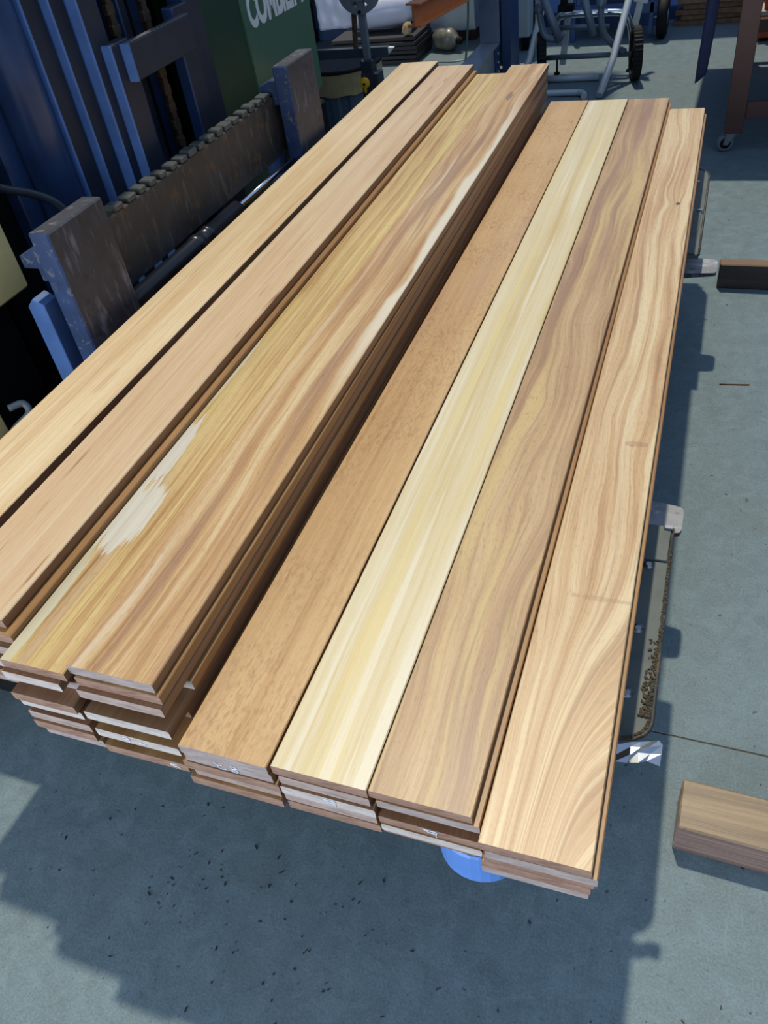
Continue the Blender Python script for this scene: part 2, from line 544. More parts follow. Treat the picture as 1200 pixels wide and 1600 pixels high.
W_H = wood('tan_wavy_board', [(0.28, (160, 120, 82)), (0.40, (190, 152, 110)), (0.50, (208, 174, 130)), (0.60, (218, 192, 150)), (0.74, (230, 212, 176))], 63.8,
           warp=0.007, wfreq=(6, 1.8), band=46, fine=150, fw=0.45, flecks=0.26, fan=(0.62, 0.42),
           tint=((230, 210, 168), 0.52, 0.64, 0.75, 44), tint2=((158, 118, 86), 0.56, 0.70, 0.55, 30),
           kn=((0.046, 1.99, 0.03, 0.05, 0.02), (0.0, 0.85, 0.05, 0.08, 0.010)),
           spots=((0.046, 1.995, 0.007, 0.010, (96, 68, 50), 1.0), (0.046, 0.85, 0.02, 0.010, (140, 96, 66), 0.35), (0.03, 0.44, 0.05, 0.006, (150, 108, 74), 0.3)))
W_low = [wood('red_brown_edge_board', [(0.3, (118, 82, 58)), (0.5, (152, 110, 78)), (0.7, (178, 136, 98))], 71, band=20, fine=110, flecks=0.2),
         wood('golden_edge_board', [(0.3, (138, 98, 60)), (0.5, (172, 128, 80)), (0.7, (196, 154, 102))], 77, band=20, fine=110, flecks=0.2),
         wood('dull_brown_edge_board', [(0.3, (110, 78, 54)), (0.5, (146, 106, 72)), (0.7, (172, 132, 94))], 83, band=20, fine=110, flecks=0.25)]
EG = [endgrain('weathered_end_grain', (146, 122, 112), (196, 176, 166), 3),
      endgrain('brown_end_grain', (128, 96, 80), (172, 138, 118), 9),
      endgrain('pale_end_grain', (170, 156, 148), (214, 204, 196), 15),
      endgrain('grey_end_grain', (140, 124, 118), (186, 170, 164), 21)]

ORD = ['top', 'second', 'third', 'fourth', 'fifth', 'sixth', 'seventh', 'eighth', 'ninth', 'tenth', 'bottom']


def board(xr, w0, w1, yn, yf, yaw, z_top, t, top_m, side_m, end_m, label):
    """xr: right edge at the near end"""
    L = yf - yn
    bm = bmesh.new()
    ny = 10
    bv = 0.0016
    # outline (rounded arrises) swept along the board, a hair of bow
    sec = []
    for sx, sz in ((1, 1), (-1, 1), (-1, -1), (1, -1)):
        a = [(sx * (0.5), sz * (t / 2 - bv), 0), (sx * (0.5), sz * t / 2, 1)]
        if (sx, sz) in ((-1, 1), (1, -1)):
            a.reverse()
        sec += a
    bow = RND.uniform(-0.0012, 0.0012) * 0.25
    rings = []
    for j in range(ny + 1):
        f = j / ny
        w = w0 + (w1 - w0) * f
        ring = []
        for (sx, dz, ins) in sec:
            x = sx * w + (w0 - w) / 2 - (math.copysign(bv, sx) if ins else 0)   # the right edge stays straight
            ring.append(bm.verts.new((x + bow * 4 * f * (1 - f), f * L, dz)))
        rings.append(ring)
    n = len(sec)
    for q, r in zip(rings, rings[1:]):
        for j in range(n):
            fc = bm.faces.new((q[j], q[(j + 1) % n], r[(j + 1) % n], r[j]))
            c = fc.calc_center_median()
            fc.material_index = 0 if c.z > t / 2 - bv * 1.2 else 1
    for rg in (rings[0], rings[-1]):
        fc = bm.faces.new(rg)
        fc.material_index = 2
    bmesh.ops.recalc_face_normals(bm, faces=bm.faces[:])
    o = mesh_obj('timber_board', bm, [top_m, side_m, end_m], None, (xr - w0 / 2, yn, z_top - t / 2), (0, 0, yaw))
    tag(o, label, 'board', 'boards of the timber stack')
    return o


BOT = 0.4925
BOARDS = {}
LIMIT = None


def column(key, where, xr, w0, w1, yn, yf, yaw, z_top, n, top_m, first_label, dy, dxs, ends, sides, dyf=None, labels=None):
    global LIMIT
    t = (z_top - BOT) / n
    ext = None
    for i in range(n):
        zt = z_top - i * t
        d = dy[i] if i < len(dy) else RND.uniform(0.0, 0.02)
        dx = dxs[i] if i < len(dxs) else RND.uniform(-0.004, 0.004)
        e = EG[ends[i % len(ends)]]
        sm = W_low[sides[i % len(sides)]]
        if labels and i in labels:
            lb = labels[i]
        elif i == 0:
            lb = first_label
        elif i == n - 1:
            lb = 'bottom timber board of ' + where
        else:
            lb = ORD[i] + ' timber board from the top in ' + where
        ya = yaw + (dx / 2.4 if key in 'AD' else 0)
        rn, rf = xr + dx, xr + dx - ya * (yf - yn)
        a0, a1 = w0, w1
        if i and LIMIT:      # keep clear of whatever sticks out of the column on the left
            a0 = min(w0, rn - LIMIT[0] - 0.002)
            a1 = min(w1, rf - LIMIT[1] - 0.002)
        if key == 'E' and i in (2, 4):
            a0, a1 = rn - LIMIT[0] - 0.002, rf - LIMIT[1] - 0.002
        ext = (max(ext[0], rn), max(ext[1], rf)) if ext else (rn, rf)
        ff = yf + (dyf[i] if dyf and i < len(dyf) else RND.uniform(-0.012, 0.006) if i else 0)
        BOARDS[(key, i)] = board(xr + dx, a0, a1, yn + d, ff, ya, zt, t - 0.0008, top_m if i == 0 else sm, sm, e, lb)
    LIMIT = ext


column('A', 'the far left column beside the forks', -1.122, 0.166, 0.160, 0.565, 3.545, 0.0155, 0.72, 11, W_A,
       'pale straw coloured board on top of the column beside the forks',
       [0, .01, .02, 0, .02, .01], [0, -0.002, -0.006, -0.004, -0.014, -0.034, -0.046, -0.05, -0.048, -0.05, -0.05], [1, 0, 2, 3], [0, 2, 0, 1])
column('B', 'the second column from the left', -0.948, 0.152, 0.151, 0.520, 3.47, 0.0165, 0.72, 11, W_B,
       'pinkish straw board with short dark checks, second from the left on top',
       [0, -.012, .0, -.01, .005, -.01, 0.01, -.005, 0], [0, 0.016, 0.006, 0.004, -0.012, -0.014, -0.013, -0.012, -0.012, -0.013, -0.012], [1, 1, 3, 0, 1, 2], [2, 1, 0, 2, 0])
column('C', 'the third column from the left', -0.808, 0.121, 0.118, 0.474, 3.447, 0.0175, 0.690, 10, W_C,
       'streaky yellow-brown board with two chalky white patches on top',
       [0, -.008, .012, -.018, -.014, .022, -.012, -.016, .01, -.004], [0, -0.012, 0.008, 0.004, 0.006, 0.004, 0.002, 0.006, 0.003], [1, 2, 3, 1, 2, 1, 0, 1, 0, 3], [0, 2, 1])
column('D', 'the fourth column with the swirled brown top', -0.655, 0.152, 0.151, 0.486, 3.515, 0.0155, 0.700, 10, W_D,
       'brown swirl-grained board with a pale sapwood edge, on top beside the step',
       [0, -.004, -.012, .055, -.022, .030, -.024, .034, -.026, .010], [0, 0.007, 0.008, 0.013, 0.011, 0.008, 0.015, 0.012, 0.017, 0.012],
       [3, 1, 0, 2, 2, 1, 2, 1, 1, 0], [0, 1, 0, 1, 2],
       dyf=[0, -.01, -.02, -.015, -.03, -.02, -.035, -.03, -.04, -.03],
       labels={6: 'board of the swirled brown column with a chalk 9 on its end'})
column('E', 'the first low column right of the step', -0.484, 0.146, 0.144, 0.460, 3.380, 0.0133, 0.600, 5, W_E,
       'plain tan speckled board just right of the step in the stack',
       [0, 0.001, -.001, 0.003, -.002], [0, 0.002, 0.010, 0.004, 0.006], [3, 3, 1, 0, 1], [0, 1, 2],
       labels={1: 'second board of the tan speckled column, chalk 18 on its end'})
column('F', 'the column under the cream striped board', -0.334, 0.146, 0.144, 0.467, 3.378, 0.0144, 0.600, 5, W_F,
       'cream board with pale yellow stripes, lightest board in the stack',
       [0, -0.001, -.005, -.003, -.004], [0, 0.001, 0.008, 0.006, 0.010], [1, 0, 2, 0, 1], [1, 0, 2],
       labels={2: 'third board under the cream striped one, chalk 7 on its end'})
column('G', 'the column under the dark swirled board', -0.187, 0.145, 0.146, 0.470, 3.378, 0.0134, 0.600, 6, W_G,
       'brown board with large swirling grain, between the cream and the outermost boards',
       [0, -.002, .020, -.006, -.008, -.002], [0, 0.010, -0.002, 0.008, 0.012, 0.002], [1, 3, 1, 1, 2, 1], [0, 1, 1],
       labels={3: 'fourth board under the dark swirled one, chalk 7 on its end'})
column('H', 'the outermost right column', -0.030, 0.143, 0.120, 0.448, 3.285, 0.0226, 0.590, 5, W_H,
       'tan wavy-grained board with a small knot, outermost on the right',
       [0, 0.0, 0.004, 0.004, 0.006], [0, 0.008, 0.004, 0.0, -0.002], [1, 3, 1, 1, 3], [0, 1, 2])


# chalk writing on board ends: strokes in the end-face plane (x right, z up), metres
def chalk(key, strokes, cx, r=0.0010):
    o = BOARDS[key]
    bm = bmesh.new()
    for st in strokes:
        pts = smooth_path([(cx + x, -0.0006, max(-0.0085, min(0.0085, z * 0.8))) for (x, z) in st], 4)
        tube(bm, pts, r, 6)
    mesh_obj('chalk_mark', bm, M_chalk, o)


nine = [[(0.006, 0.004), (0.001, 0.008), (-0.005, 0.004), (-0.001, 0.0), (0.005, 0.003), (0.006, -0.003), (0.003, -0.008)]]
plus = [[(0.028, 0.005), (0.030, -0.005)], [(0.023, 0.001), (0.036, -0.002)]]
chalk(('D', 6), nine + plus, -0.02)
chalk(('D', 8), [[(0.008, 0.006), (-0.006, 0.004), (-0.004, 0.0), (0.006, -0.002), (0.010, -0.007)]], 0.052)
chalk(('E', 1), [[(-0.020, 0.0100), (-0.014, -0.0100)], [(-0.017, 0.001), (-0.008, 0.004)], [(-0.014, -0.0100), (-0.003, -0.0085)],
                 [(0.012, 0.010), (0.006, 0.007), (0.009, 0.001), (0.017, -0.004), (0.013, -0.0105), (0.006, -0.006), (0.010, 0.0), (0.017, 0.005), (0.012, 0.010)]], 0.0)
seven = [[(-0.012, 0.009), (-0.003, 0.008), (0.007, 0.008), (0.006, -0.001), (0.006, -0.010)], [(-0.012, 0.009), (-0.004, 0.002), (0.006, 0.002)]]
chalk(('F', 2), seven, 0.006)
chalk(('G', 3), seven, 0.006)

# bearers between the truck's decks and the stack
M_bearer = wood('old_bearer_wood', [(0.3, (70, 56, 46)), (0.5, (104, 84, 64)), (0.7, (132, 108, 84))], 91, flecks=0.3)
for (yy, lab) in ((1.02, 'timber bearer under the near half of the stack'), (2.94, 'timber bearer under the far half of the stack')):
    o = bbox_obj('timber_bearer', M_bearer, None, -0.05, 0.05, -0.575, 0.575, -0.046, 0.046, 0.004, loc=(-0.69, yy, 0.4462), rot=(0, 0, math.pi / 2))
    tag(o, lab, 'timber', 'bearers under the timber stack')

# ------------------------------------------------------------------ side-loading forklift
FK = empty('forklift', (-2.0, 2.0, 0))
tag(FK, 'blue and green side-loading forklift with upright mast, carrying the timber stack', 'forklift')


def fk(o):
    """world-built part -> child of the forklift"""
    o.parent = FK
    o.matrix_parent_inverse = FK.matrix_basis.inverted()
    return o


FK.matrix_world = Matrix.Translation(FK.location)


def fkb(name, mat, *a, bevel=0.003):
    return fk(bbox_obj(name, mat, None, *a, bevel))


# forks: one L-shaped mesh each, blade tapering to a rounded shiny tip
def fork(yc, wb_, wt):
    bm = bmesh.new()
    xs = -1.345
    # shank
    fs = box(bm, xs - 0.055, xs, yc - wb_ / 2, yc + wb_ / 2, 0.27, 0.975, 0.004, 0)
    bm.faces.ensure_lookup_table()
    for f in bm.faces:
        f.normal_update()
        if f.normal.y < -0.6:
            f.material_index = 1
    # blade outline in plan
    xt = 0.024
    pts = [(xs - 0.055, yc - wb_ / 2), (-0.5, yc - wb_ / 2), (xt - 0.02, yc - wt / 2), (xt - 0.004, yc - wt / 2 + 0.005), (xt, yc - wt / 2 + 0.016),
           (xt, yc + wt / 2 - 0.016), (xt - 0.004, yc + wt / 2 - 0.005), (xt - 0.02, yc + wt / 2), (-0.5, yc + wb_ / 2), (xs - 0.055, yc + wb_ / 2)]
    top = [bm.verts.new((p[0], p[1], 0.30)) for p in pts]
    bot = [bm.verts.new((p[0], p[1], 0.30 - (0.045 if p[0] < -0.4 else 0.012))) for p in pts]
    f1 = bm.faces.new(top)
    f2 = bm.faces.new(bot[::-1])
    f1.material_index = 2
    f2.material_index = 0
    for i in range(len(pts)):
        j = (i + 1) % len(pts)
        f = bm.faces.new((top[i], bot[i], bot[j], top[j]))
        f.material_index = 0
    bmesh.ops.recalc_face_normals(bm, faces=bm.faces[:])
    o = fk(mesh_obj('fork', bm, [M_shank, M_bluechip, M_bladetip]))
    # hooks that hold the shank on the carriage bar
    bm = bmesh.new()
    prism(bm, [(-1.40, 0.93), (-1.40, 0.855), (-1.425, 0.855), (-1.425, 0.885), (-1.465, 0.885), (-1.465, 0.915), (-1.425, 0.93)], 'y', yc - wb_ / 2 + 0.012, yc + wb_ / 2 - 0.012, 0.002)
    h = mesh_obj('fork_hook', bm, M_bluechip)
    h.parent = o
    bm = bmesh.new()
    prism(bm, [(-1.402, 0.60), (-1.402, 0.55), (-1.49, 0.55), (-1.49, 0.795), (-1.468, 0.815), (-1.440, 0.80), (-1.440, 0.60)], 'y', yc - wb_ / 2 - 0.004, yc - wb_ / 2 + 0.045, 0.002)
    h = mesh_obj('lower_hook', bm, M_blue)
    h.parent = o
    return o


fork(1.415, 0.205, 0.092)
fork(2.650, 0.205, 0.100)

# carriage bar with its row of rack teeth
bar = fkb('carriage_bar', M_bar, -1.462, -1.425, 1.50, 2.68, 0.70, 0.882)
tb = bmesh.new()
box(tb, -0.0185, 0.020, -0.021, 0.021, -0.006, 0.016, 0.004)
tooth_me = None
y = 1.66
i = 0
while y < 2.55:
    if tooth_me is None:
        o = mesh_obj('rack_tooth', tb, plain('worn_tooth_steel', (88, 92, 90), 0.45, 0.4, var=0.2, wear=(62, 60, 54), wear_at=0.58))
        tooth_me = o.data
    else:
        o = bpy.data.objects.new('rack_tooth', tooth_me)
        COL.objects.link(o)
    o.parent = bar
    o.location = (-1.4435, y, 0.886)
    sc = RND.uniform(0.72, 1.05)
    o.scale = (1, sc, RND.uniform(0.7, 1.0))
    y += 0.052 if i % 4 else 0.060
    i += 1
fkb('lower_carriage_bar', M_bar, -1.455, -1.425, 1.35, 2.78, 0.40, 0.52)

# side-shift cylinder, collars and bright rod in front of the bar
bm = bmesh.new()
lathe(bm, [(0.026, 1.45), (0.026, 1.86), (0.029, 1.862), (0.029, 1.885), (0.026, 1.887), (0.026, 1.93), (0.029, 1.932), (0.029, 1.945), (0.025, 1.947), (0.025, 2.13), (0.020, 2.135)], 20, 'y', (-1.385, 0, 0.688))
cyl = fk(mesh_obj('side_shift_cylinder', bm, plain('black_cylinder_paint', (26, 30, 40), 0.3, var=0.2)))
bm = bmesh.new()
tube(bm, [(-1.385, 2.13, 0.69), (-1.385, 2.62, 0.69)], 0.009, 12)
mesh_obj('cylinder_rod', bm, M_chrome, cyl)
fkb('cylinder_bracket', M_blue, -1.43, -1.37, 1.955, 1.985, 0.60, 0.66)

# mast: three nested channels at the near side
MASTTOP = 1.95


def rail(name, xf, y0, y1, depth, mat_face, mat_side, z0=0.2, z1=MASTTOP):
    bm = bmesh.new()
    box(bm, xf - depth, xf, y0, y1, z0, z1, 0.004, 0)
    for f in bm.faces:
        f.normal_update()
        if f.normal.y < -0.4:
            f.material_index = 1  # near sides coloured brighter than the faces, imitating light from behind the camera
    return fk(mesh_obj(name, bm, [mat_face, mat_side]))


rail('mast_channel', -1.545, 1.898, 1.980, 0.05, M_rail, M_blue)
rail('mast_channel', -1.578, 1.838, 1.897, 0.05, M_rail, M_blue)
rail('mast_channel', -1.603, 1.770, 1.837, 0.06, M_rail, M_blue)
bm = bmesh.new()
lathe(bm, [(0.062, 0.2), (0.062, MASTTOP - 0.2), (0.05, MASTTOP - 0.18)], 28, 'z', (-1.672, 1.735, 0))
fk(mesh_obj('lift_cylinder', bm, M_bluedk))
rail('mast_back_plate', -1.70, 1.62, 1.70, 0.05, M_bluedk, M_bluedk)
# carriage uprights and the cross plate
rail('carriage_upright', -1.515, 1.935, 2.02, 0.04, M_rail, M_blue, 0.45, 1.192)
rail('carriage_upright', -1.530, 2.275, 2.36, 0.04, M_rail, M_bluedk, 0.45, 1.205)
rail('mast_channel', -1.545, 2.365, 2.455, 0.06, M_rail, M_bluedk)
xp = fk(mesh_obj('cross_plate', (lambda b: (box(b, -1.512, -1.490, 1.985, 2.292, 1.095, 1.185, 0.003), b)[1])(bmesh.new()), [M_rail]))
bbox_obj('plate_end_cap', M_blue, xp, -1.545, -1.489, 1.974, 1.984, 1.095, 1.186, 0.001)
bbox_obj('plate_top_edge', M_zinc, xp, -1.511, -1.491, 1.987, 2.29, 1.1852, 1.1868, 0)
for (a, b, xx) in ((2.075, 2.095, -1.60), (2.15, 2.185, -1.615), (2.225, 2.25, -1.60)):
    rail('inner_rail', xx, a, b, 0.04, M_rail, M_bluedk)
# chains
for yc in (2.055, 2.205):
    bm = bmesh.new()
    z = 0.3
    k = 0
    while z < MASTTOP - 0.1:
        wq = 0.016 if k % 2 else 0.011
        box(bm, -1.585, -1.565, yc - wq, yc + wq, z, z + 0.030, 0.004)
        z += 0.024
        k += 1
    fk(mesh_obj('lift_chain', bm, M_chain))
# black panels stand in for the shaded machine interior behind the mast
fkb('interior_shade_panel', M_black, -2.60, -2.50, 0.55, 3.2, 0.0, MASTTOP, bevel=0.01)
fkb('mast_shade_panel', M_black, -1.80, -1.74, 1.48, 2.9, 0.12, MASTTOP - 0.05, bevel=0.01)
fkb('chassis_frame', M_black, -2.50, -1.50, 0.55, 2.9, 0.12, 0.34, bevel=0.01)
fkb('shade_block', M_black, -1.495, -1.32, 0.69, 1.30, 0.12, 0.40, bevel=0.01)  # box added to cast shade on the floor left of the stack
# cream side panel by the mast, lower panel, hose
fkb('cab_panel', M_cream, -1.66, -1.60, 0.98, 1.440, 0.775, 1.6, bevel=0.006)
fkb('lower_cab_panel', M_cream, -1.62, -1.585, 0.90, 1.172, 0.40, 0.615, bevel=0.006)
fkb('cab_side', M_black, -2.50, -1.68, 0.80, 1.42, 0.34, 1.6, bevel=0.01)
bm = bmesh.new()
tube(bm, smooth_path([(-1.575, 1.19, 0.575), (-1.555, 1.22, 0.572), (-1.54, 1.21, 0.55), (-1.56, 1.165, 0.53), (-1.57, 1.12, 0.50), (-1.57, 1.08, 0.46)], 6), 0.009, 10)
fk(mesh_obj('hose_loop', bm, plain('grey_hose', (120, 128, 130), 0.5)))
bm = bmesh.new()
tube(bm, smooth_path([(-1.66, 1.56, 1.04), (-1.66, 1.525, 1.03), (-1.66, 1.53, 0.99), (-1.63, 1.60, 0.945), (-1.60, 1.64, 0.90), (-1.58, 1.66, 0.82), (-1.57, 1.67, 0.7)], 6), 0.011, 12)
fk(mesh_obj('hydraulic_hose', bm, M_hose))

# green hood: flat panel and the turned, glossy lettered panel
fkb('green_side_panel', M_green, -1.72, -1.66, 2.46, 2.90, 0.40, 1.8)
ang = -0.04
hood = empty('hood_panel', (-1.655, 2.875, 0.0), (0, 0, ang))
fk(hood)
bm = bmesh.new()
pts = [(0.0, 0.64), (0.45, 0.655), (0.525, 0.69), (0.53, 1.0), (0.51, 1.8), (0.0, 1.8)]
prism(bm, pts, 'x', -0.05, 0.0, 0.012)
hp = mesh_obj('hood_skin', bm, M_greensheen, hood)
TM = Matrix(((0, 0, 1, 0.001), (0.60, 0, 0, 0.040), (0, 1, 0, 1.012), (0, 0, 0, 1)))
text_mesh('lettering', 'COMBILIFT', 0.150, 0.0012, M_white, hood, TM, 0.006)
fkb('hood_lower_frame', M_black, -1.78, -1.66, 2.9, 3.45, 0.1, 0.62, bevel=0.01)


# decks on both sides of the mast well, front one with the rounded end
def deck_outline(x0, x1, y0, y1, r, corner):
    pts = []
    if corner == 'near':
        pts = [(x0, y1), (x0, y0)]
        for j in range(7):
            a = -math.pi / 2 + j / 6 * math.pi / 2
            pts.append((x1 - r + r * math.cos(a), y0 + r * 0.6 + r * 0.6 * math.sin(a)))
        pts.append((x1 - 0.012, y1))
    else:
        pts = [(x0, y0), (x1, y0)]
        for j in range(7):
            a = j / 6 * math.pi / 2
            pts.append((x1 - 0.01 - r + r * math.cos(a), y1 - r + r * math.sin(a)))
        pts.append((x0, y1))
    return pts


def deck(y0, y1, corner, x1, seam):
    d = empty('deck', (0, 0, 0))
    fk(d)
    bm = bmesh.new()
    prism(bm, deck_outline(-1.30, x1, y0, y1, 0.09, corner), 'z', 0.383, 0.400, 0.003)
    mesh_obj('deck_plate', bm, M_deck, d)
    bm = bmesh.new()
    prism(bm, deck_outline(-1.30, x1 - 0.09, y0 + 0.14, y1 - 0.02, 0.08, corner), 'z', 0.16, 0.383, 0.004)
    mesh_obj('deck_frame', bm, M_black, d)
    bm = bmesh.new()
    out = [p for p in deck_outline(-1.30, x1, y0, y1, 0.09, corner) if p[0] > x1 - 0.12]
    tube(bm, [(p[0], p[1], 0.3985) for p in out], 0.004, 6)
    mesh_obj('deck_lip', bm, M_bar, d)
    bbox_obj('cover_plate', M_deck, d, -0.30, x1 - 0.014, seam[0], seam[1], 0.4002, 0.4055, 0.001)
    bbox_obj('bright_edge', M_zinc, d, x1 - 0.028, x1 - 0.011, seam[1] - 0.012, seam[1] - 0.002, 0.4056, 0.4110, 0.001)
    for yb in ([1.165, 1.0, 0.855] if corner == 'near' else [2.85, 3.1]):
        bm = bmesh.new()
        lathe(bm, [(0.011, 0.4005), (0.011, 0.4015), (0.0055, 0.4016), (0.0055, 0.4035)], 14, 'z', (x1 - 0.046, yb, 0))
        mesh_obj('deck_bolt', bm, M_zinc, d)
    return d


dn = deck(0.752, 1.278, 'near', 0.017, (1.178, 1.277))
df = deck(2.52, 3.235, 'far', -0.036, (2.52, 2.84))
# dirt built up along the near deck's lip
bm = bmesh.new()
for j in range(420):
    f = RND.random()
    if f < 0.75:
        yy = 0.815 + (RND.random() ** 2.0) * 0.40
        xx = (0.011 - RND.random() ** 2 * 0.016) if yy < 0.98 else 0.013 - 0.011 * (yy - 0.98) - RND.random() * 0.004
    else:
        a = RND.uniform(-1.5, 0)
        xx, yy = -0.072 + 0.084 * math.cos(a), 0.806 + 0.050 * math.sin(a)
    s = RND.uniform(0.0008, 0.0024)
    Mx = Matrix.Translation((xx, yy, 0.400 + s * 0.8)) @ Euler((RND.random() * 3, RND.random() * 3, RND.random() * 3)).to_matrix().to_4x4()
    box(bm, -s, s, -s * 1.4, s * 1.4, -s * 0.7, s * 0.7, 0, 0, Mx)
o = mesh_obj('dirt_crust', bm, M_dirt, dn)
o['kind'] = 'stuff'
# rounded blue guard and front wheel under the near deck
bm = bmesh.new()
gp = [(-0.247 + 0.078 * math.cos(a), 0.655 + 0.068 * math.sin(a)) for a in [math.pi + j / 14 * math.pi for j in range(15)]]
gp = [(-0.325, 0.895)] + gp + [(-0.169, 0.895)]
prism(bm, gp, 'z', 0.105, 0.20, 0.004)
fk(mesh_obj('wheel_guard', bm, plain('light_blue_guard', (104, 150, 226), 0.4, var=0.1)))
for (wx, wy) in ((-0.26, 1.05), (-0.30, 3.05)):
    bm = bmesh.new()
    lathe(bm, [(0.05, -0.085), (0.125, -0.085), (0.155, -0.07), (0.16, -0.05), (0.16, 0.05), (0.155, 0.07), (0.125, 0.085), (0.05, 0.085)], 32, 'x', (wx, wy, 0.16))
    w = fk(mesh_obj('front_wheel', bm, M_rubber))
    bm = bmesh.new()
    lathe(bm, [(0.03, -0.09), (0.075, -0.088), (0.075, 0.088), (0.03, 0.09)], 20, 'x', (wx, wy, 0.16))
    mesh_obj('wheel_hub', bm, M_blue, w)
bm = bmesh.new()
lathe(bm, [(0.06, -0.12), (0.2, -0.12), (0.235, -0.1), (0.235, 0.1), (0.2, 0.12), (0.06, 0.12)], 32, 'x', (-2.2, 1.0, 0.235))
fk(mesh_obj('rear_wheel', bm, M_rubber))
bm = bmesh.new()
lathe(bm, [(0.06, -0.12), (0.2, -0.12), (0.235, -0.1), (0.235, 0.1), (0.2, 0.12), (0.06, 0.12)], 32, 'x', (-2.2, 2.75, 0.235))
fk(mesh_obj('rear_wheel', bm, M_rubber))

# crumpled foil caught at the deck corner
bm = bmesh.new()
g = {}
for i in range(6):
    for j in range(4):
        u, v = i / 5, j / 3
        p = Vector((-0.045 + 0.080 * u, 0.722 + 0.028 * v + 0.018 * u, 0.409 - 0.010 * (1 - v)))
        p += Vector((RND.uniform(-.004, .004), RND.uniform(-.004, .004), RND.uniform(-.004, .007)))
        if j == 0:
            p.y -= 0.006
        g[i, j] = bm.verts.new(p)
for i in range(5):
    for j in range(3):
        bm.faces.new((g[i, j], g[i + 1, j], g[i + 1, j + 1], g[i, j + 1]))
o = mesh_obj('foil_scrap', bm, M_foil)
sd = o.modifiers.new('thickness', 'SOLIDIFY')
sd.thickness = 0.0012
tag(o, 'crumpled silver foil scrap caught on the rounded corner of the steel deck', 'foil')

# ------------------------------------------------------------------ timber blocks on the floor
W_blk = wood('weathered_block_wood', [(0.28, (78, 66, 54)), (0.45, (126, 106, 82)), (0.58, (150, 128, 98)), (0.75, (172, 152, 120))], 101, band=30, fine=120, flecks=0.45, warp=0.01,
             spots=((0.0, 0.30, 0.09, 0.16, (104, 100, 98), 0.6),))
W_blkside = wood('sawn_block_side', [(0.3, (84, 66, 60)), (0.5, (138, 112, 102)), (0.7, (182, 158, 146))], 111, band=90, fine=190, flecks=0.2, warp=0.002)


def block(loc, ang, L, w, h, mt, ms, label):
    bm = bmesh.new()
    box(bm, -w / 2, w / 2, 0, L, 0, h, 0.004, 1)
    for f in bm.faces:
        f.normal_update()
        if f.normal.z > 0.6:
            f.material_index = 0
    for v in bm.verts:
        v.co += Vector((RND.uniform(-.0012, .0012), RND.uniform(-.0015, .0015), 0))
    o = mesh_obj('timber_block', bm, [mt, ms], None, loc, (0, 0, ang))
    tag(o, label, 'timber', 'loose timber blocks on the floor')


block((0.092, 0.852, 0.0), -math.pi / 2 - 0.01, 0.62, 0.104, 0.092, W_blk, W_blkside, 'large weathered timber block on the floor, nearest the camera')
W_blk2 = wood('dark_block_wood', [(0.28, (92, 72, 54)), (0.5, (138, 108, 78)), (0.75, (166, 134, 100))], 121, band=30, fine=120, flecks=0.3)
W_blk2s = wood('dark_block_side', [(0.28, (44, 38, 38)), (0.5, (66, 56, 54)), (0.75, (88, 74, 68))], 131, band=20, fine=90, flecks=0.3)
block((0.036, 3.105, 0.0), -math.pi / 2, 0.75, 0.05, 0.098, W_blk2, W_blk2s, 'dark-sided timber block lying farther back by the right edge')

# small chips and splinters on the floor
bm = bmesh.new()
for j in range(170):
    q = RND.random()
    if q < 0.55:
        x_, y_ = RND.gauss(-0.75, 0.22), RND.gauss(0.46, 0.12)
    elif q < 0.8:
        x_, y_ = RND.uniform(-0.7, 0.3), RND.uniform(0.25, 1.0)
    else:
        x_, y_ = RND.uniform(0.0, 0.5), RND.uniform(1.2, 4.5)
    s = RND.uniform(0.0006, 0.0017)
    l = s * RND.uniform(1, 3.2)
    Mx = Matrix.Translation((x_, y_, s * 0.5)) @ Matrix.Rotation(RND.uniform(0, 3.14), 4, 'Z')
    box(bm, -l, l, -s * 0.7, s * 0.7, -s * 0.5, s * 0.5, 0, 0, Mx)
o = mesh_obj('wood_chips', bm, plain('dark_wood_chip', (58, 48, 40), 0.9, var=0.4))
tag(o, 'tiny dark wood chips scattered over the concrete floor', 'wood chips', kind='stuff')
bm = bmesh.new()
tube(bm, [(0.085, 2.42, 0.003), (0.13, 2.425, 0.003), (0.175, 2.43, 0.003)], 0.002, 6)
o = mesh_obj('wood_splinter', bm, plain('splinter_brown', (120, 86, 62), 0.8))
tag(o, 'thin brown wood splinter on the floor right of the far fork tip', 'splinter')

# ------------------------------------------------------------------ background: ribbed bin with tape round its rim
BN = empty('ribbed_bin', (-1.885, 4.16, 0))
tag(BN, 'blue-grey ribbed plastic bin with brown tape round its rim, behind the green hood', 'bin')
M_bin = plain('bin_plastic', (80, 98, 120), 0.45, var=0.1)
bm = bmesh.new()
rings = []
for (r, z) in ((0.15, 0.0), (0.165, 0.02), (0.195, 0.50), (0.198, 0.585)):
    ring = []
    for j in range(96):
        a = 2 * math.pi * j / 96
        rib = 0.010 if (j // 4) % 2 and 0.01 < z < 0.55 else 0.0
        ring.append(bm.verts.new(((r - rib) * math.cos(a), (r - rib) * math.sin(a), z)))
    rings.append(ring)
for q, w in zip(rings, rings[1:]):
    for j in range(96):
        bm.faces.new((q[j], q[(j + 1) % 96], w[(j + 1) % 96], w[j]))
bm.faces.new(rings[0][::-1])
mesh_obj('bin_body', bm, M_bin, BN)
bm = bmesh.new()
lathe(bm, [(0.195, 0.575), (0.207, 0.575), (0.207, 0.59), (0.18, 0.592), (0.178, 0.58)], 48)
mesh_obj('bin_rim', bm, M_rubber, BN)
bm = bmesh.new()
lathe(bm, [(0.0, 0.56), (0.19, 0.56), (0.19, 0.566), (0.0, 0.566)], 40)
mesh_obj('bin_liner', bm, M_rubber, BN)
bm = bmesh.new()
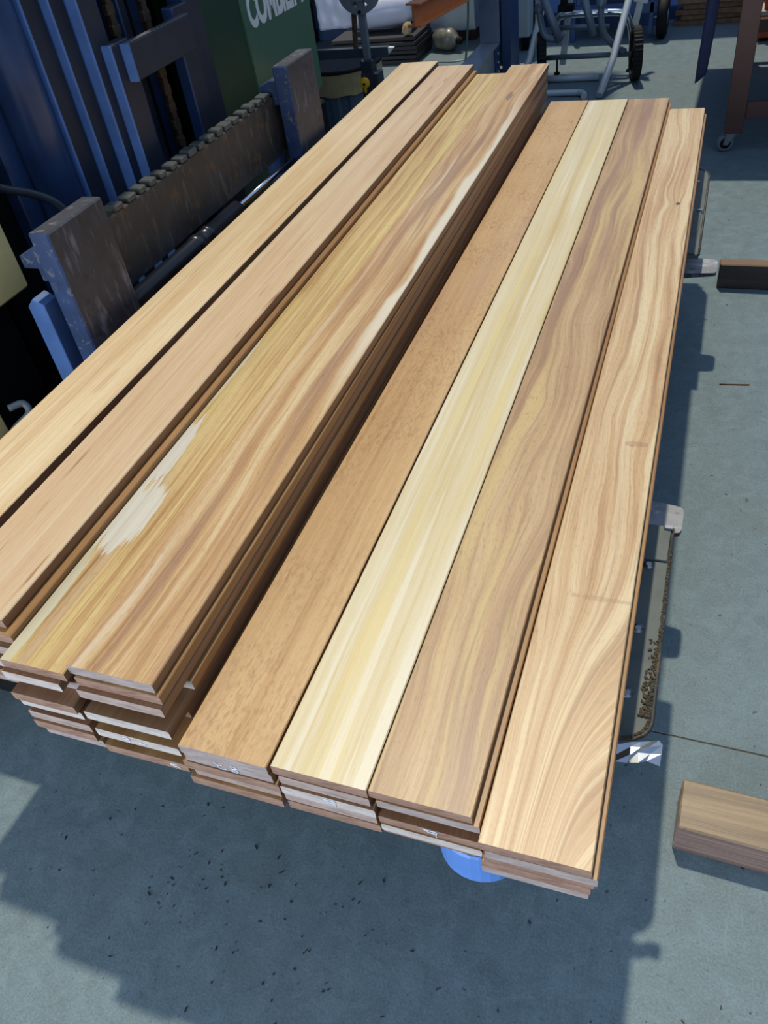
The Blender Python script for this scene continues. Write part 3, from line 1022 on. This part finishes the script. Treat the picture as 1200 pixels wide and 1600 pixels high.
rings = []
for z in (0.478, 0.50, 0.53, 0.56, 0.583):
    rings.append([bm.verts.new(((0.203 + RND.uniform(0, .003)) * math.cos(2 * math.pi * j / 48), (0.203 + RND.uniform(0, .003)) * math.sin(2 * math.pi * j / 48),
                               z + (RND.uniform(-.006, .006) if z < 0.49 else 0))) for j in range(48)])
for q, w in zip(rings, rings[1:]):
    for j in range(48):
        bm.faces.new((q[j], q[(j + 1) % 48], w[(j + 1) % 48], w[j]))
mesh_obj('packing_tape', bm, plain('brown_packing_tape', (176, 158, 116), 0.32, var=0.15, scale=20, bump=0.2), BN)

# ------------------------------------------------------------------ machine on a slim post
MP = empty('post_machine', (-1.612, 3.86, 0))
tag(MP, 'grey workshop machine head on a slim post with a yellow knob', 'machine')
M_cast = plain('grey_casting_paint', (104, 116, 124), 0.45, var=0.1, scale=18, bump=0.1)
bm = bmesh.new()
box(bm, -0.15, 0.15, -0.12, 0.18, 0, 0.03, 0.006)
mesh_obj('base_plate', bm, M_cast, MP)
bm = bmesh.new()
tube(bm, [(0, 0, 0.03), (0, 0, 0.5)], 0.035, 16)
mesh_obj('lower_column', bm, M_cast, MP)
bm = bmesh.new()
box(bm, -0.035, 0.055, -0.03, 0.045, 0.46, 0.615, 0.008)
box(bm, -0.030, 0.030, -0.028, 0.03, 0.60, 0.665, 0.005)
mesh_obj('clamp_block', bm, plain('dark_grey_clamp', (46, 52, 60), 0.5), MP)
bm = bmesh.new()
box(bm, -0.017, 0.017, -0.012, 0.012, 0.64, 0.90, 0.004)
mesh_obj('post', bm, M_cast, MP)
# slotted round head: ring, hub, spokes
bm = bmesh.new()
CZ = 0.945


def ring_plate(bm, r0, r1, a0, a1, y0, y1, cx, cz, n=24):
    vs = []
    for j in range(n + 1):
        a = a0 + (a1 - a0) * j / n
        vs.append([bm.verts.new((cx + r * math.cos(a), yy, cz + r * math.sin(a))) for r in (r0, r1) for yy in (y0, y1)])
    for p, q in zip(vs, vs[1:]):
        for (i, k) in ((0, 1), (1, 3), (3, 2), (2, 0)):
            bm.faces.new((p[i], p[k], q[k], q[i]))
    if a1 - a0 < 6.2:
        for e in (vs[0], vs[-1]):
            bm.faces.new((e[0], e[1], e[3], e[2]))


ring_plate(bm, 0.072, 0.098, 0, 2 * math.pi, -0.022, 0.012, 0, CZ, 40)
ring_plate(bm, 0.0, 0.046, 0, 2 * math.pi, -0.026, 0.014, 0, CZ, 28)
for a in (0.7, 2.4, -1.57, 3.9, 5.5):
    Mx = Matrix.Translation((0, 0, CZ)) @ Matrix.Rotation(-a, 4, 'Y')
    box(bm, 0.04, 0.08, -0.018, 0.010, -0.016, 0.016, 0.002, 0, Mx)
bmesh.ops.recalc_face_normals(bm, faces=bm.faces[:])
mesh_obj('slotted_head', bm, M_cast, MP)
bm = bmesh.new()
lathe(bm, [(0.0, -0.030), (0.007, -0.030), (0.007, -0.02)], 10, 'y', (0, 0, CZ - 0.085))
mesh_obj('head_bolt', bm, M_black, MP)
bm = bmesh.new()
lathe(bm, [(0.0, -0.050), (0.020, -0.050), (0.024, -0.046), (0.024, -0.036), (0.012, -0.03)], 22, 'y', (-0.012, 0, 0.575))
prism(bm, [(-0.020, 0.562), (-0.004, 0.562), (-0.008, 0.535), (-0.016, 0.535)], 'y', -0.049, -0.038, 0.001)
kb = mesh_obj('yellow_knob', bm, plain('yellow_plastic', (232, 176, 34), 0.4), MP)
bm = bmesh.new()
lathe(bm, [(0.0, -0.054), (0.006, -0.054), (0.006, -0.049)], 10, 'y', (-0.012, 0, 0.572))
mesh_obj('knob_screw', bm, M_black, kb)
tube_obj('knob_cable', M_hose, kb, [(-0.012, -0.044, 0.54), (-0.012, -0.044, 0.48), (-0.014, -0.042, 0.40)], 0.004, 8)
bm = bmesh.new()
box(bm, -0.300, 0.100, 0.0125, 0.040, 0.668, 0.708, 0.002)
ar = mesh_obj('fence_bar', bm, plain('dark_slate_bar', (54, 66, 76), 0.5), MP)
bm = bmesh.new()
prism(bm, [(0.100, 0.676), (0.126, 0.702), (0.100, 0.704)], 'y', 0.015, 0.038)
mesh_obj('bar_tip', bm, M_white, ar)
bm = bmesh.new()
Mx = Matrix.Translation((-0.052, 0.03, 0.80)) @ Matrix.Rotation(0.10, 4, 'Y')
box(bm, -0.008, 0.008, -0.004, 0.004, -0.11, 0.14, 0.001, 0, Mx)
box(bm, -0.016, -0.008, -0.003, 0.005, -0.11, 0.10, 0.001, 0, Mx)
mesh_obj('rusty_strip', bm, plain('rusty_steel_strip', (92, 74, 54), 0.8, var=0.4, scale=30), MP)

# ------------------------------------------------------------------ dark sheets, plastic wrap, jug
for j in range(6):
    bm = bmesh.new()
    box(bm, -0.34, 0.34, 0, 0.40, 0, 0.026, 0.003)
    o = mesh_obj('dark_sheet', bm, plain('charcoal_sheet', (44, 42, 46), 0.55, var=0.12), None, (-2.62 + RND.uniform(-.008, .008), 6.42 + RND.uniform(-.012, .012), 0.0305 * j), (0, 0, RND.uniform(-.008, .008)))
    names = ['bottom charcoal sheet of the pile beside the plastic jug', 'charcoal sheet resting on the bottom one of the pile', 'third charcoal sheet up in the pile beside the jug',
             'fourth charcoal sheet up in the pile beside the jug', 'charcoal sheet just under the topmost of the pile', 'topmost charcoal sheet of the pile beside the plastic jug']
    tag(o, names[j], 'sheet', 'charcoal sheets piled on the floor')
# pack of boards wrapped in plastic, standing on bearers behind the sheets
for j in range(3):
    for i in range(2):
        bm = bmesh.new()
        box(bm, -0.5, 0.5, -0.09, 0.09, 0, 0.045, 0.003)
        o = mesh_obj('pale_plank', bm, W_B, None, (-3.05, 6.965 + 0.19 * i, 0.4005 + 0.0455 * j), (0, 0, 0))
        tag(o, ('front ' if i == 0 else 'rear ') + ['lowest', 'middle', 'topmost'][j] + ' pale plank of the wrapped pack on the trestle', 'plank', 'pale planks of the wrapped pack')
TR = empty('low_trestle', (-3.05, 7.04, 0))
tag(TR, 'low dark trestle under the plastic-wrapped pale planks', 'trestle')
bm = bmesh.new()
box(bm, -0.5, 0.5, -0.17, 0.21, 0.36, 0.40, 0.004)
mesh_obj('trestle_top', bm, M_black, TR)
for sx in (-0.44, 0.44):
    for sy in (-0.12, 0.16):
        bm = bmesh.new()
        box(bm, sx - 0.03, sx + 0.03, sy - 0.03, sy + 0.03, 0, 0.36, 0.003)
        mesh_obj('leg', bm, M_black, TR)


def cloth(name, P, nu, nv, mat, label, cat, amp=0.01, th=0.003):
    bm = bmesh.new()
    g = {}
    for i in range(nu + 1):
        for j in range(nv + 1):
            u, v = i / nu, j / nv
            p = Vector(P(u, v))
            wv = amp * (math.sin(u * 17 + v * 5) * 0.6 + math.sin(u * 31 - v * 11) * 0.4 + RND.uniform(-.3, .3))
            g[i, j] = bm.verts.new(p + Vector((0, -abs(wv) - 0.001, wv * 0.25)))
    for i in range(nu):
        for j in range(nv):
            f = bm.faces.new((g[i, j], g[i + 1, j], g[i + 1, j + 1], g[i, j + 1]))
            f.smooth = True
    o = mesh_obj(name, bm, mat)
    s = o.modifiers.new('thickness', 'SOLIDIFY')
    s.thickness = th
    s.offset = 1
    tag(o, label, cat)
    return o


M_film = plain('white_plastic_film', (206, 212, 232), 0.35, var=0.06, bump=0.1)


def drape(u, v):
    x = -3.25 + 0.72 * u
    z = 0.565 - 0.40 * v + (0.02 * u if v > 0.5 else 0)
    y = 6.863 - 0.004 * v
    return (x, y, z)


cloth('plastic_wrap', drape, 26, 16, M_film, 'white plastic film hanging in folds over the pale planks', 'plastic film', 0.016)
bm = bmesh.new()
rings = []
prof = [(0.0, 0.0), (0.045, 0.0), (0.085, 0.02), (0.10, 0.10), (0.105, 0.3), (0.10, 0.45), (0.08, 0.50), (0.03, 0.505)]
lathe(bm, prof, 24, 'x')
for v in bm.verts:
    v.co += Vector((0, RND.uniform(-.012, .012), RND.uniform(-.012, .012)))
o = mesh_obj('film_roll', bm, M_film, None, (-2.86, 6.64, 0.290), (0, -0.05, 0.06))
tag(o, 'crumpled roll of white plastic film lying on the charcoal sheets', 'plastic roll')
bm = bmesh.new()
bmesh.ops.create_icosphere(bm, subdivisions=2, radius=0.05)
for v in bm.verts:
    v.co = Vector((v.co.x * 0.75, v.co.y * 0.8, v.co.z * 1.0)) + Vector((RND.uniform(-.006, .006),) * 3)
o = mesh_obj('wood_offcut', bm, plain('pale_offcut', (186, 160, 120), 0.8, var=0.2), None, (-2.345, 6.45, 0.2265), (0, 0.3, 0))
tag(o, 'small pale wood offcut lying on the corner of the charcoal sheets', 'offcut')
JG = empty('plastic_jug', (-2.115, 6.72, 0.079))
tag(JG, 'dented translucent plastic jug with a black cap lying on the floor', 'jug')
bm = bmesh.new()
lathe(bm, [(0.0, -0.12), (0.06, -0.12), (0.076, -0.105), (0.078, -0.04), (0.072, -0.02), (0.078, 0.0), (0.075, 0.03), (0.05, 0.065), (0.026, 0.085), (0.022, 0.10)], 24, 'x')
for v in bm.verts:
    if v.co.z > -0.05:
        v.co += Vector((0, RND.uniform(-.005, .005), RND.uniform(-.006, .003)))
mesh_obj('jug_body', bm, plain('cloudy_plastic', (118, 116, 106), 0.35, var=0.2, scale=16), JG, rot=(0, 0, -0.5))
bm = bmesh.new()
lathe(bm, [(0.0, 0.098), (0.027, 0.098), (0.027, 0.128), (0.0, 0.130)], 18, 'x')
mesh_obj('jug_cap', bm, M_rubber, JG, rot=(0, 0, -0.5))
o = tube_obj('thin_cable', plain('pale_cable', (170, 184, 190), 0.5), None, smooth_path([(-2.36, 6.22, 0.006), (-2.25, 6.36, 0.006), (-2.12, 6.40, 0.006), (-1.98, 6.39, 0.006), (-1.86, 6.45, 0.006)], 6), 0.005, 8)
tag(o, 'thin pale cable lying on the floor in front of the jug', 'cable')

# ------------------------------------------------------------------ cantilever rack: blue post, base arm, orange arm
RK = empty('cantilever_rack', (-1.60, 6.0, 0))
tag(RK, 'blue steel rack post with bolted base arm and an orange beam arm', 'rack')
M_post = plain('rack_blue_paint', (118, 128, 150), 0.45, var=0.12, scale=10)
M_orange = plain('orange_beam_paint', (218, 126, 66), 0.5, var=0.12, scale=12, wear=(168, 92, 58), wear_at=0.66)
bm = bmesh.new()
box(bm, -0.068, 0.068, 0.0, 0.012, 0.205, 1.5, 0.001)
box(bm, -0.006, 0.006, 0.012, 0.16, 0.02, 1.5, 0.001)
box(bm, -0.068, 0.068, 0.16, 0.172, 0.02, 1.5, 0.001)
mesh_obj('post', bm, M_post, RK)
bm = bmesh.new()
box(bm, 0.068, 0.13, 0.05, 0.30, 0.0, 1.5, 0.002)
mesh_obj('side_channel', bm, plain('rack_dark_blue', (56, 76, 114), 0.45), RK)
bm = bmesh.new()
box(bm, -0.066, 0.066, -1.0, 0.0, 0.192, 0.204, 0.001)
box(bm, -0.006, 0.056, -1.0, 0.0, 0.012, 0.192, 0.001)
box(bm, -0.066, 0.066, -1.0, 0.0, 0.0, 0.012, 0.001)
ba = mesh_obj('base_arm', bm, plain('grey_base_paint', (150, 158, 166), 0.3, metal=0.3, var=0.15, scale=14), RK)
bm = bmesh.new()
box(bm, 0.058, 0.064, -0.11, -0.0, 0.0, 0.19, 0.001)
bp = mesh_obj('bolt_plate', bm, M_bluedk, ba)
for zz in (0.04, 0.095, 0.15):
    bm = bmesh.new()
    lathe(bm, [(0.0, 0.0), (0.012, 0.0), (0.012, 0.009), (0.0, 0.010)], 6, 'x', (0.064, -0.055, zz))
    mesh_obj('hex_bolt', bm, M_zinc, ba)
bm = bmesh.new()
hb, tf = 0.060, 0.010
box(bm, -0.045, 0.045, -1.05, 0.0, hb - tf, hb, 0.001)
box(bm, -0.045, 0.045, -1.05, 0.0, -hb, -hb + tf, 0.001)
box(bm, -0.006, 0.006, -1.05, 0.0, -hb + tf, hb - tf, 0)
mesh_obj('orange_arm', bm, M_orange, RK, (0.03, -0.002, 0.604), (0, 0, -0.185))
o = tube_obj('green_strap', plain('green_strap', (92, 142, 128), 0.5), None, smooth_path([(-1.71, 5.93, 0.75), (-1.715, 5.93, 0.60), (-1.722, 5.93, 0.40), (-1.745, 5.93, 0.20), (-1.775, 5.95, 0.05), (-1.80, 5.95, 0.006)], 6), 0.007, 8)
tag(o, 'thin green strap hanging left of the blue rack post', 'strap')

# white carton and light cabinet behind the rack
WB = empty('white_carton', (-2.24, 7.08, 0))
tag(WB, 'white cabinet on a dark red plinth at the back, behind the orange arm', 'cabinet')
bm = bmesh.new()
box(bm, -0.2, 0.26, -0.08, 0.14, 0.07, 0.55, 0.006)
mesh_obj('cabinet_body', bm, plain('offwhite_carton', (186, 194, 196), 0.6, var=0.08), WB)
bm = bmesh.new()
box(bm, -0.2, 0.26, -0.07, 0.14, 0.0, 0.07, 0.003)
mesh_obj('plinth', bm, plain('dark_red_plinth', (74, 38, 34), 0.7), WB)
CB = empty('light_cabinet', (-1.62, 6.72, 0))
tag(CB, 'light grey cabinet on dark feet beside the blue rack post', 'cabinet')
bm = bmesh.new()
box(bm, -0.14, 0.155, -0.12, 0.3, 0.085, 0.9, 0.012, seg=2)
mesh_obj('cabinet_body', bm, plain('pale_blue_grey_paint', (172, 190, 196), 0.4, var=0.05), CB)
for sx in (-0.11, 0.12):
    for sy in (-0.09, 0.26):
        bm = bmesh.new()
        box(bm, sx - 0.025, sx + 0.025, sy - 0.025, sy + 0.025, 0, 0.085, 0.002)
        mesh_obj('foot', bm, M_black, CB)
o = tube_obj('black_cable', M_rubber, None, smooth_path([(-1.43, 6.56, 0.9), (-1.42, 6.55, 0.6), (-1.405, 6.5, 0.3), (-1.40, 6.45, 0.12), (-1.39, 6.40, 0.008), (-1.38, 6.2, 0.008)], 6), 0.007, 8)
tag(o, 'black cable running down the front of the light grey cabinet', 'cable')

# ------------------------------------------------------------------ wheeled saw stand
ST = empty('saw_stand', (-0.9, 5.79, 0))
tag(ST, 'folding grey tubular saw stand on two black spoked wheels', 'stand')
M_tube = plain('silver_grey_tube', (196, 206, 212), 0.32, metal=0.1, var=0.06)
M_dktube = plain('blue_grey_tube', (98, 112, 126), 0.4, metal=0.2, var=0.08)


def stp(name, mat, pts, r, seg=12):
    return tube_obj(name, mat, ST, [(p[0] + 0.9, p[1] - 5.79, p[2]) for p in pts], r, seg)


def wheel(cx):
    w = empty('wheel', (cx + 0.9, 0, 0.152), (0, 0, 0.24), ST)
    bm = bmesh.new()
    rings = []
    NS = 72
    for (dx, r) in ((-0.024, 0.118), (-0.026, 0.142), (-0.020, 0.151), (0.020, 0.151), (0.026, 0.142), (0.024, 0.118)):
        ring = []
        for j in range(NS):
            a = 2 * math.pi * j / NS
            rr = r - (0.006 if (j % 2 and r > 0.15) else 0)
            ring.append(bm.verts.new((dx, rr * math.cos(a), rr * math.sin(a))))
        rings.append(ring)
    rings.append(rings[0])
    for q, s in zip(rings, rings[1:]):
        for j in range(NS):
            bm.faces.new((q[j], q[(j + 1) % NS], s[(j + 1) % NS], s[j]))
    bmesh.ops.recalc_face_normals(bm, faces=bm.faces[:])
    mesh_obj('tyre', bm, M_rubber, w)
    bm = bmesh.new()
    lathe(bm, [(0.0, -0.022), (0.028, -0.022), (0.028, 0.026), (0.0, 0.028)], 16, 'x')
    mesh_obj('hub', bm, M_black, w)
    for j in range(5):
        bm = bmesh.new()
        a = j * 2 * math.pi / 5 + 0.3
        Mx = Matrix.Rotation(a, 4, 'X')
        box(bm, -0.008, 0.016, -0.013, 0.013, 0.024, 0.122, 0.002, 0, Mx)
        mesh_obj('spoke', bm, plain('dark_spoke', (40, 42, 46), 0.5), w)


wheel(-0.615)
wheel(-1.205)
stp('axle', M_dktube, [(-1.17, 5.79, 0.15), (-0.64, 5.79, 0.15)], 0.016)
stp('floor_tube', M_tube, [(-1.23, 5.80, 0.02), (-0.835, 5.80, 0.02)], 0.019)
stp('floor_tube', M_tube, smooth_path([(-1.18, 5.50, 0.02), (-0.95, 5.50, 0.02), (-0.90, 5.49, 0.02), (-0.875, 5.46, 0.02), (-0.865, 5.41, 0.02)], 5), 0.019)
stp('long_leg', M_tube, [(-0.775, 5.42, 0.022), (-0.735, 5.65, 0.16), (-0.69, 5.88, 0.42), (-0.62, 6.2, 0.74)], 0.022)
stp('long_leg', M_tube, [(-1.33, 5.62, 0.022), (-1.27, 5.74, 0.16), (-1.22, 5.88, 0.42), (-1.17, 6.2, 0.74)], 0.022)
stp('cross_tube', M_dktube, [(-1.15, 5.83, 0.31), (-0.79, 5.83, 0.30)], 0.015)
stp('chrome_handle', M_chrome, smooth_path([(-1.16, 5.95, 0.22), (-1.14, 5.95, 0.32), (-1.09, 5.95, 0.352), (-0.9, 5.95, 0.352), (-0.735, 5.95, 0.345), (-0.69, 5.95, 0.305), (-0.66, 5.95, 0.20), (-0.655, 5.93, 0.10)], 6), 0.021)
stp('folding_arm', M_dktube, smooth_path([(-1.205, 5.72, 0.435), (-1.185, 5.71, 0.34), (-1.15, 5.70, 0.285), (-1.08, 5.70, 0.275), (-1.06, 5.72, 0.30)], 5), 0.020)
stp('folding_arm', M_dktube, [(-1.19, 5.66, 0.56), (-1.10, 5.66, 0.36), (-1.065, 5.66, 0.27)], 0.024)
stp('folding_arm', M_dktube, [(-0.945, 5.66, 0.56), (-0.885, 5.66, 0.38), (-0.86, 5.66, 0.29)], 0.024)
stp('folding_arm', M_dktube, smooth_path([(-0.83, 5.72, 0.45), (-0.825, 5.72, 0.35), (-0.80, 5.74, 0.27), (-0.74, 5.77, 0.20), (-0.68, 5.79, 0.16)], 5), 0.020)
bm = bmesh.new()
lathe(bm, [(0.0, 0.0), (0.030, 0.0), (0.030, 0.05), (0.0, 0.052)], 16, 'y', (-0.305, -0.09, 0.445))
mesh_obj('round_cap', bm, M_dktube, ST)
bm = bmesh.new()
lathe(bm, [(0.0, 0.0), (0.030, 0.0), (0.030, 0.05), (0.0, 0.052)], 16, 'y', (0.07, -0.09, 0.455))
mesh_obj('round_cap', bm, M_dktube, ST)
stp('top_tube', M_dktube, [(-1.10, 6.05, 0.47), (-0.62, 6.05, 0.46)], 0.017)
bm = bmesh.new()
box(bm, -0.205, -0.11, 0.0, 0.06, 0.40, 0.44, 0.004)
box(bm, -0.19, -0.15, 0.0, 0.05, 0.44, 0.60, 0.004)
mesh_obj('latch', bm, M_black, ST)
for (fx, fy) in ((-1.14, 5.98), (-0.67, 5.98)):
    f = empty('rubber_foot', (fx + 0.9, fy - 5.79, 0), parent=ST)
    bm = bmesh.new()
    lathe(bm, [(0.0, 0.0), (0.022, 0.0), (0.018, 0.012), (0.007, 0.016), (0.007, 0.10), (0.0, 0.10)], 12)
    mesh_obj('foot_screw', bm, M_black, f)
bm = bmesh.new()
Mx = Matrix.Translation((-0.185, 0.18, 0.22)) @ Matrix.Rotation(0.10, 4, 'Y')
box(bm, -0.020, 0.020, -0.012, 0.012, -0.16, 0.28, 0.003, 0, Mx)
mesh_obj('white_strut', bm, plain('pale_strut', (196, 204, 204), 0.45), ST)
bm = bmesh.new()
Mx = Matrix.Translation((0.265, 0.17, 0.35)) @ Matrix.Rotation(0.18, 4, 'Y')
box(bm, -0.020, 0.020, -0.012, 0.012, -0.16, 0.20, 0.003, 0, Mx)
box(bm, -0.045, 0.045, -0.022, 0.022, 0.045, 0.075, 0.003, 0, Mx)
mesh_obj('white_strut', bm, plain('pale_strut', (196, 204, 204), 0.45), ST)

# second cart behind it
CT = empty('blue_cart', (-0.75, 6.9, 0))
tag(CT, 'blue-framed cart with a black rubber wheel by the back wall', 'cart')
bm = bmesh.new()
lathe(bm, [(0.05, -0.032), (0.11, -0.034), (0.128, -0.024), (0.132, -0.012), (0.132, 0.012), (0.128, 0.024), (0.11, 0.034), (0.05, 0.032)], 32, 'x', (0.20, -0.13, 0.132))
cw = mesh_obj('cart_wheel', bm, M_rubber, CT)
bm = bmesh.new()
lathe(bm, [(0.0, -0.036), (0.05, -0.034), (0.05, 0.034), (0.0, 0.036)], 18, 'x', (0.20, -0.13, 0.132))
mesh_obj('wheel_disc', bm, M_zinc, cw)
M_cart = plain('cart_blue_paint', (70, 96, 146), 0.45, var=0.1)
bm = bmesh.new()
box(bm, 0.105, 0.135, -0.14, -0.11, 0.03, 0.5, 0.003)
mesh_obj('leg', bm, M_cart, CT)
bm = bmesh.new()
box(bm, -0.42, 0.16, -0.14, -0.10, 0.16, 0.23, 0.003)
mesh_obj('front_rail', bm, M_cart, CT)
bm = bmesh.new()
box(bm, -0.44, 0.16, -0.14, 0.26, 0.33, 0.36, 0.003)
mesh_obj('cart_shelf', bm, M_cart, CT)
bm = bmesh.new()
box(bm, -0.44, -0.41, -0.14, -0.11, 0.0, 0.5, 0.003)
mesh_obj('leg', bm, M_cart, CT)
bm = bmesh.new()
box(bm, -0.44, 0.14, 0.23, 0.26, 0.0, 0.5, 0.003)
mesh_obj('back_panel', bm, M_cart, CT)
bm = bmesh.new()
tube(bm, [(0.135, -0.13, 0.132), (0.17, -0.13, 0.132)], 0.012, 10)
mesh_obj('axle', bm, M_zinc, CT)

# offcut planks leaning in a low pile at the back wall
for j, (z0, rz) in enumerate(((0.0, 0.0), (0.036, 0.02), (0.072, -0.02), (0.108, 0.03), (0.144, 0.0))):
    bm = bmesh.new()
    box(bm, 0.0, 0.9, -0.05, 0.05, 0.0, 0.032, 0.004)
    for v in bm.verts:
        v.co += Vector((RND.uniform(-.006, .006), RND.uniform(-.003, .003), 0))
    o = mesh_obj('rough_plank', bm, plain('weathered_plank', (122, 98, 78), 0.85, var=0.3, scale=20), None, (-0.50 + (0, .05, .01, .06, .02)[j], 7.12 - 0.012 * j, z0), (0, 0, rz))
    tag(o, ['bottom', 'second', 'third', 'fourth', 'topmost'][j] + (' rough plank of the low pile' if j in (0, 4) else ' rough plank from the bottom of the low pile') + ' at the blue wall', 'plank', 'rough planks by the blue wall')

# ------------------------------------------------------------------ brown steel table on castors with a navy cloth
TB = empty('steel_table', (0.0, 4.5, 0))
tag(TB, 'brown steel workbench frame on grey rubber castors at the right edge', 'table')
M_brown = plain('brown_table_paint', (88, 58, 50), 0.5, var=0.08, scale=9)
bm = bmesh.new()
box(bm, -0.30, 0.95, -0.08, 1.72, 0.735, 0.775, 0.004)
mesh_obj('table_top', bm, M_brown, TB)


def castor(cx, cy, yaw):
    c = empty('castor', (cx, cy, 0), (0, 0, yaw), TB)
    bm = bmesh.new()
    lathe(bm, [(0.024, -0.012), (0.038, -0.013), (0.041, -0.008), (0.041, 0.008), (0.038, 0.013), (0.024, 0.012)], 24, 'y', (0, 0, 0.041))
    mesh_obj('castor_wheel', bm, plain('grey_castor_rubber', (116, 124, 134), 0.6), c)
    bm = bmesh.new()
    lathe(bm, [(0.0, -0.014), (0.027, -0.012), (0.027, 0.012), (0.0, 0.014)], 16, 'y', (0, 0, 0.041))
    mesh_obj('wheel_core', bm, M_rubber, c)
    bm = bmesh.new()
    for s in (-0.017, 0.017):
        prism(bm, [(-0.012, 0.036), (0.010, 0.032), (0.045, 0.088), (0.0, 0.088)], 'y', s - 0.0015, s + 0.0015)
    box(bm, -0.012, 0.052, -0.024, 0.024, 0.086, 0.092, 0.001)
    mesh_obj('castor_fork', bm, M_zinc, c)


for (lx, ly) in ((0.016, 0.03), (0.016, 1.60), (0.86, 0.03), (0.86, 1.60)):
    bm = bmesh.new()
    box(bm, lx - 0.044, lx + 0.044, ly - 0.03, ly + 0.03, 0.092, 0.735, 0.003)
    mesh_obj('leg', bm, M_brown, TB)
    castor(lx - 0.03 if lx < 0.5 else lx, ly, 0.15 if ly < 1 else 1.3)
bm = bmesh.new()
box(bm, 0.060, 0.816, 0.005, 0.045, 0.16, 0.235, 0.003)
mesh_obj('rail', bm, M_brown, TB)
bm = bmesh.new()
box(bm, 0.060, 0.816, 1.58, 1.62, 0.16, 0.235, 0.003)
mesh_obj('rail', bm, M_brown, TB)


def nav(u, v):
    a = math.pi * 2 * u
    return (-0.205 + 0.030 * (1 - 0.45 * v) * math.cos(a) - 0.0 * v, 4.50 + 0.022 * math.sin(a), 0.73 - 0.33 * v)


bm = bmesh.new()
NUX, NV = 20, 12
g = {}
for i in range(NUX):
    for j in range(NV + 1):
        u, v = i / NUX, j / NV
        a = 2 * math.pi * u
        r = 1 + 0.12 * math.sin(3 * a + v * 4)
        cx = -0.150 - 0.014 * v
        zz = 0.734 - 0.365 * v
        if j == NV:
            zz += 0.022 * math.cos(a)
        g[i, j] = bm.verts.new((cx + 0.028 * r * math.cos(a) * (1 - 0.18 * v), 4.44 + 0.018 * r * math.sin(a), zz))
for i in range(NUX):
    for j in range(NV):
        f = bm.faces.new((g[i, j], g[(i + 1) % NUX, j], g[(i + 1) % NUX, j + 1], g[i, j + 1]))
        f.smooth = True
bm.faces.new([g[i, NV] for i in range(NUX)])
bm.faces.new([g[i, 0] for i in range(NUX)][::-1])
bmesh.ops.recalc_face_normals(bm, faces=bm.faces[:])
o = mesh_obj('navy_cloth', bm, plain('navy_fabric', (22, 32, 66), 0.8, var=0.2, scale=14))
tag(o, 'dark navy cloth hanging in a narrow fold from the brown table edge', 'cloth')

# orange tool box with pale shelf under the table
OB = empty('orange_box', (0.30, 6.55, 0))
tag(OB, 'orange box with a pale lid behind the brown table leg', 'box')
bm = bmesh.new()
box(bm, -0.22, 0.25, -0.02, 0.25, 0.02, 0.155, 0.004)
mesh_obj('box_body', bm, plain('orange_box_paint', (196, 88, 40), 0.5, var=0.08), OB)
bm = bmesh.new()
box(bm, -0.23, 0.26, -0.03, 0.26, 0.155, 0.18, 0.003)
mesh_obj('box_lid', bm, plain('pale_lid', (190, 184, 172), 0.5), OB)
bm = bmesh.new()
box(bm, -0.2, 0.23, 0.0, 0.23, 0.18, 0.36, 0.004)
mesh_obj('box_tray', bm, plain('orange_red_tray', (206, 84, 34), 0.5), OB)
bm = bmesh.new()
box(bm, -0.2, 0.23, 0.0, 0.23, 0.0, 0.02, 0.002)
mesh_obj('box_foot', bm, M_black, OB)
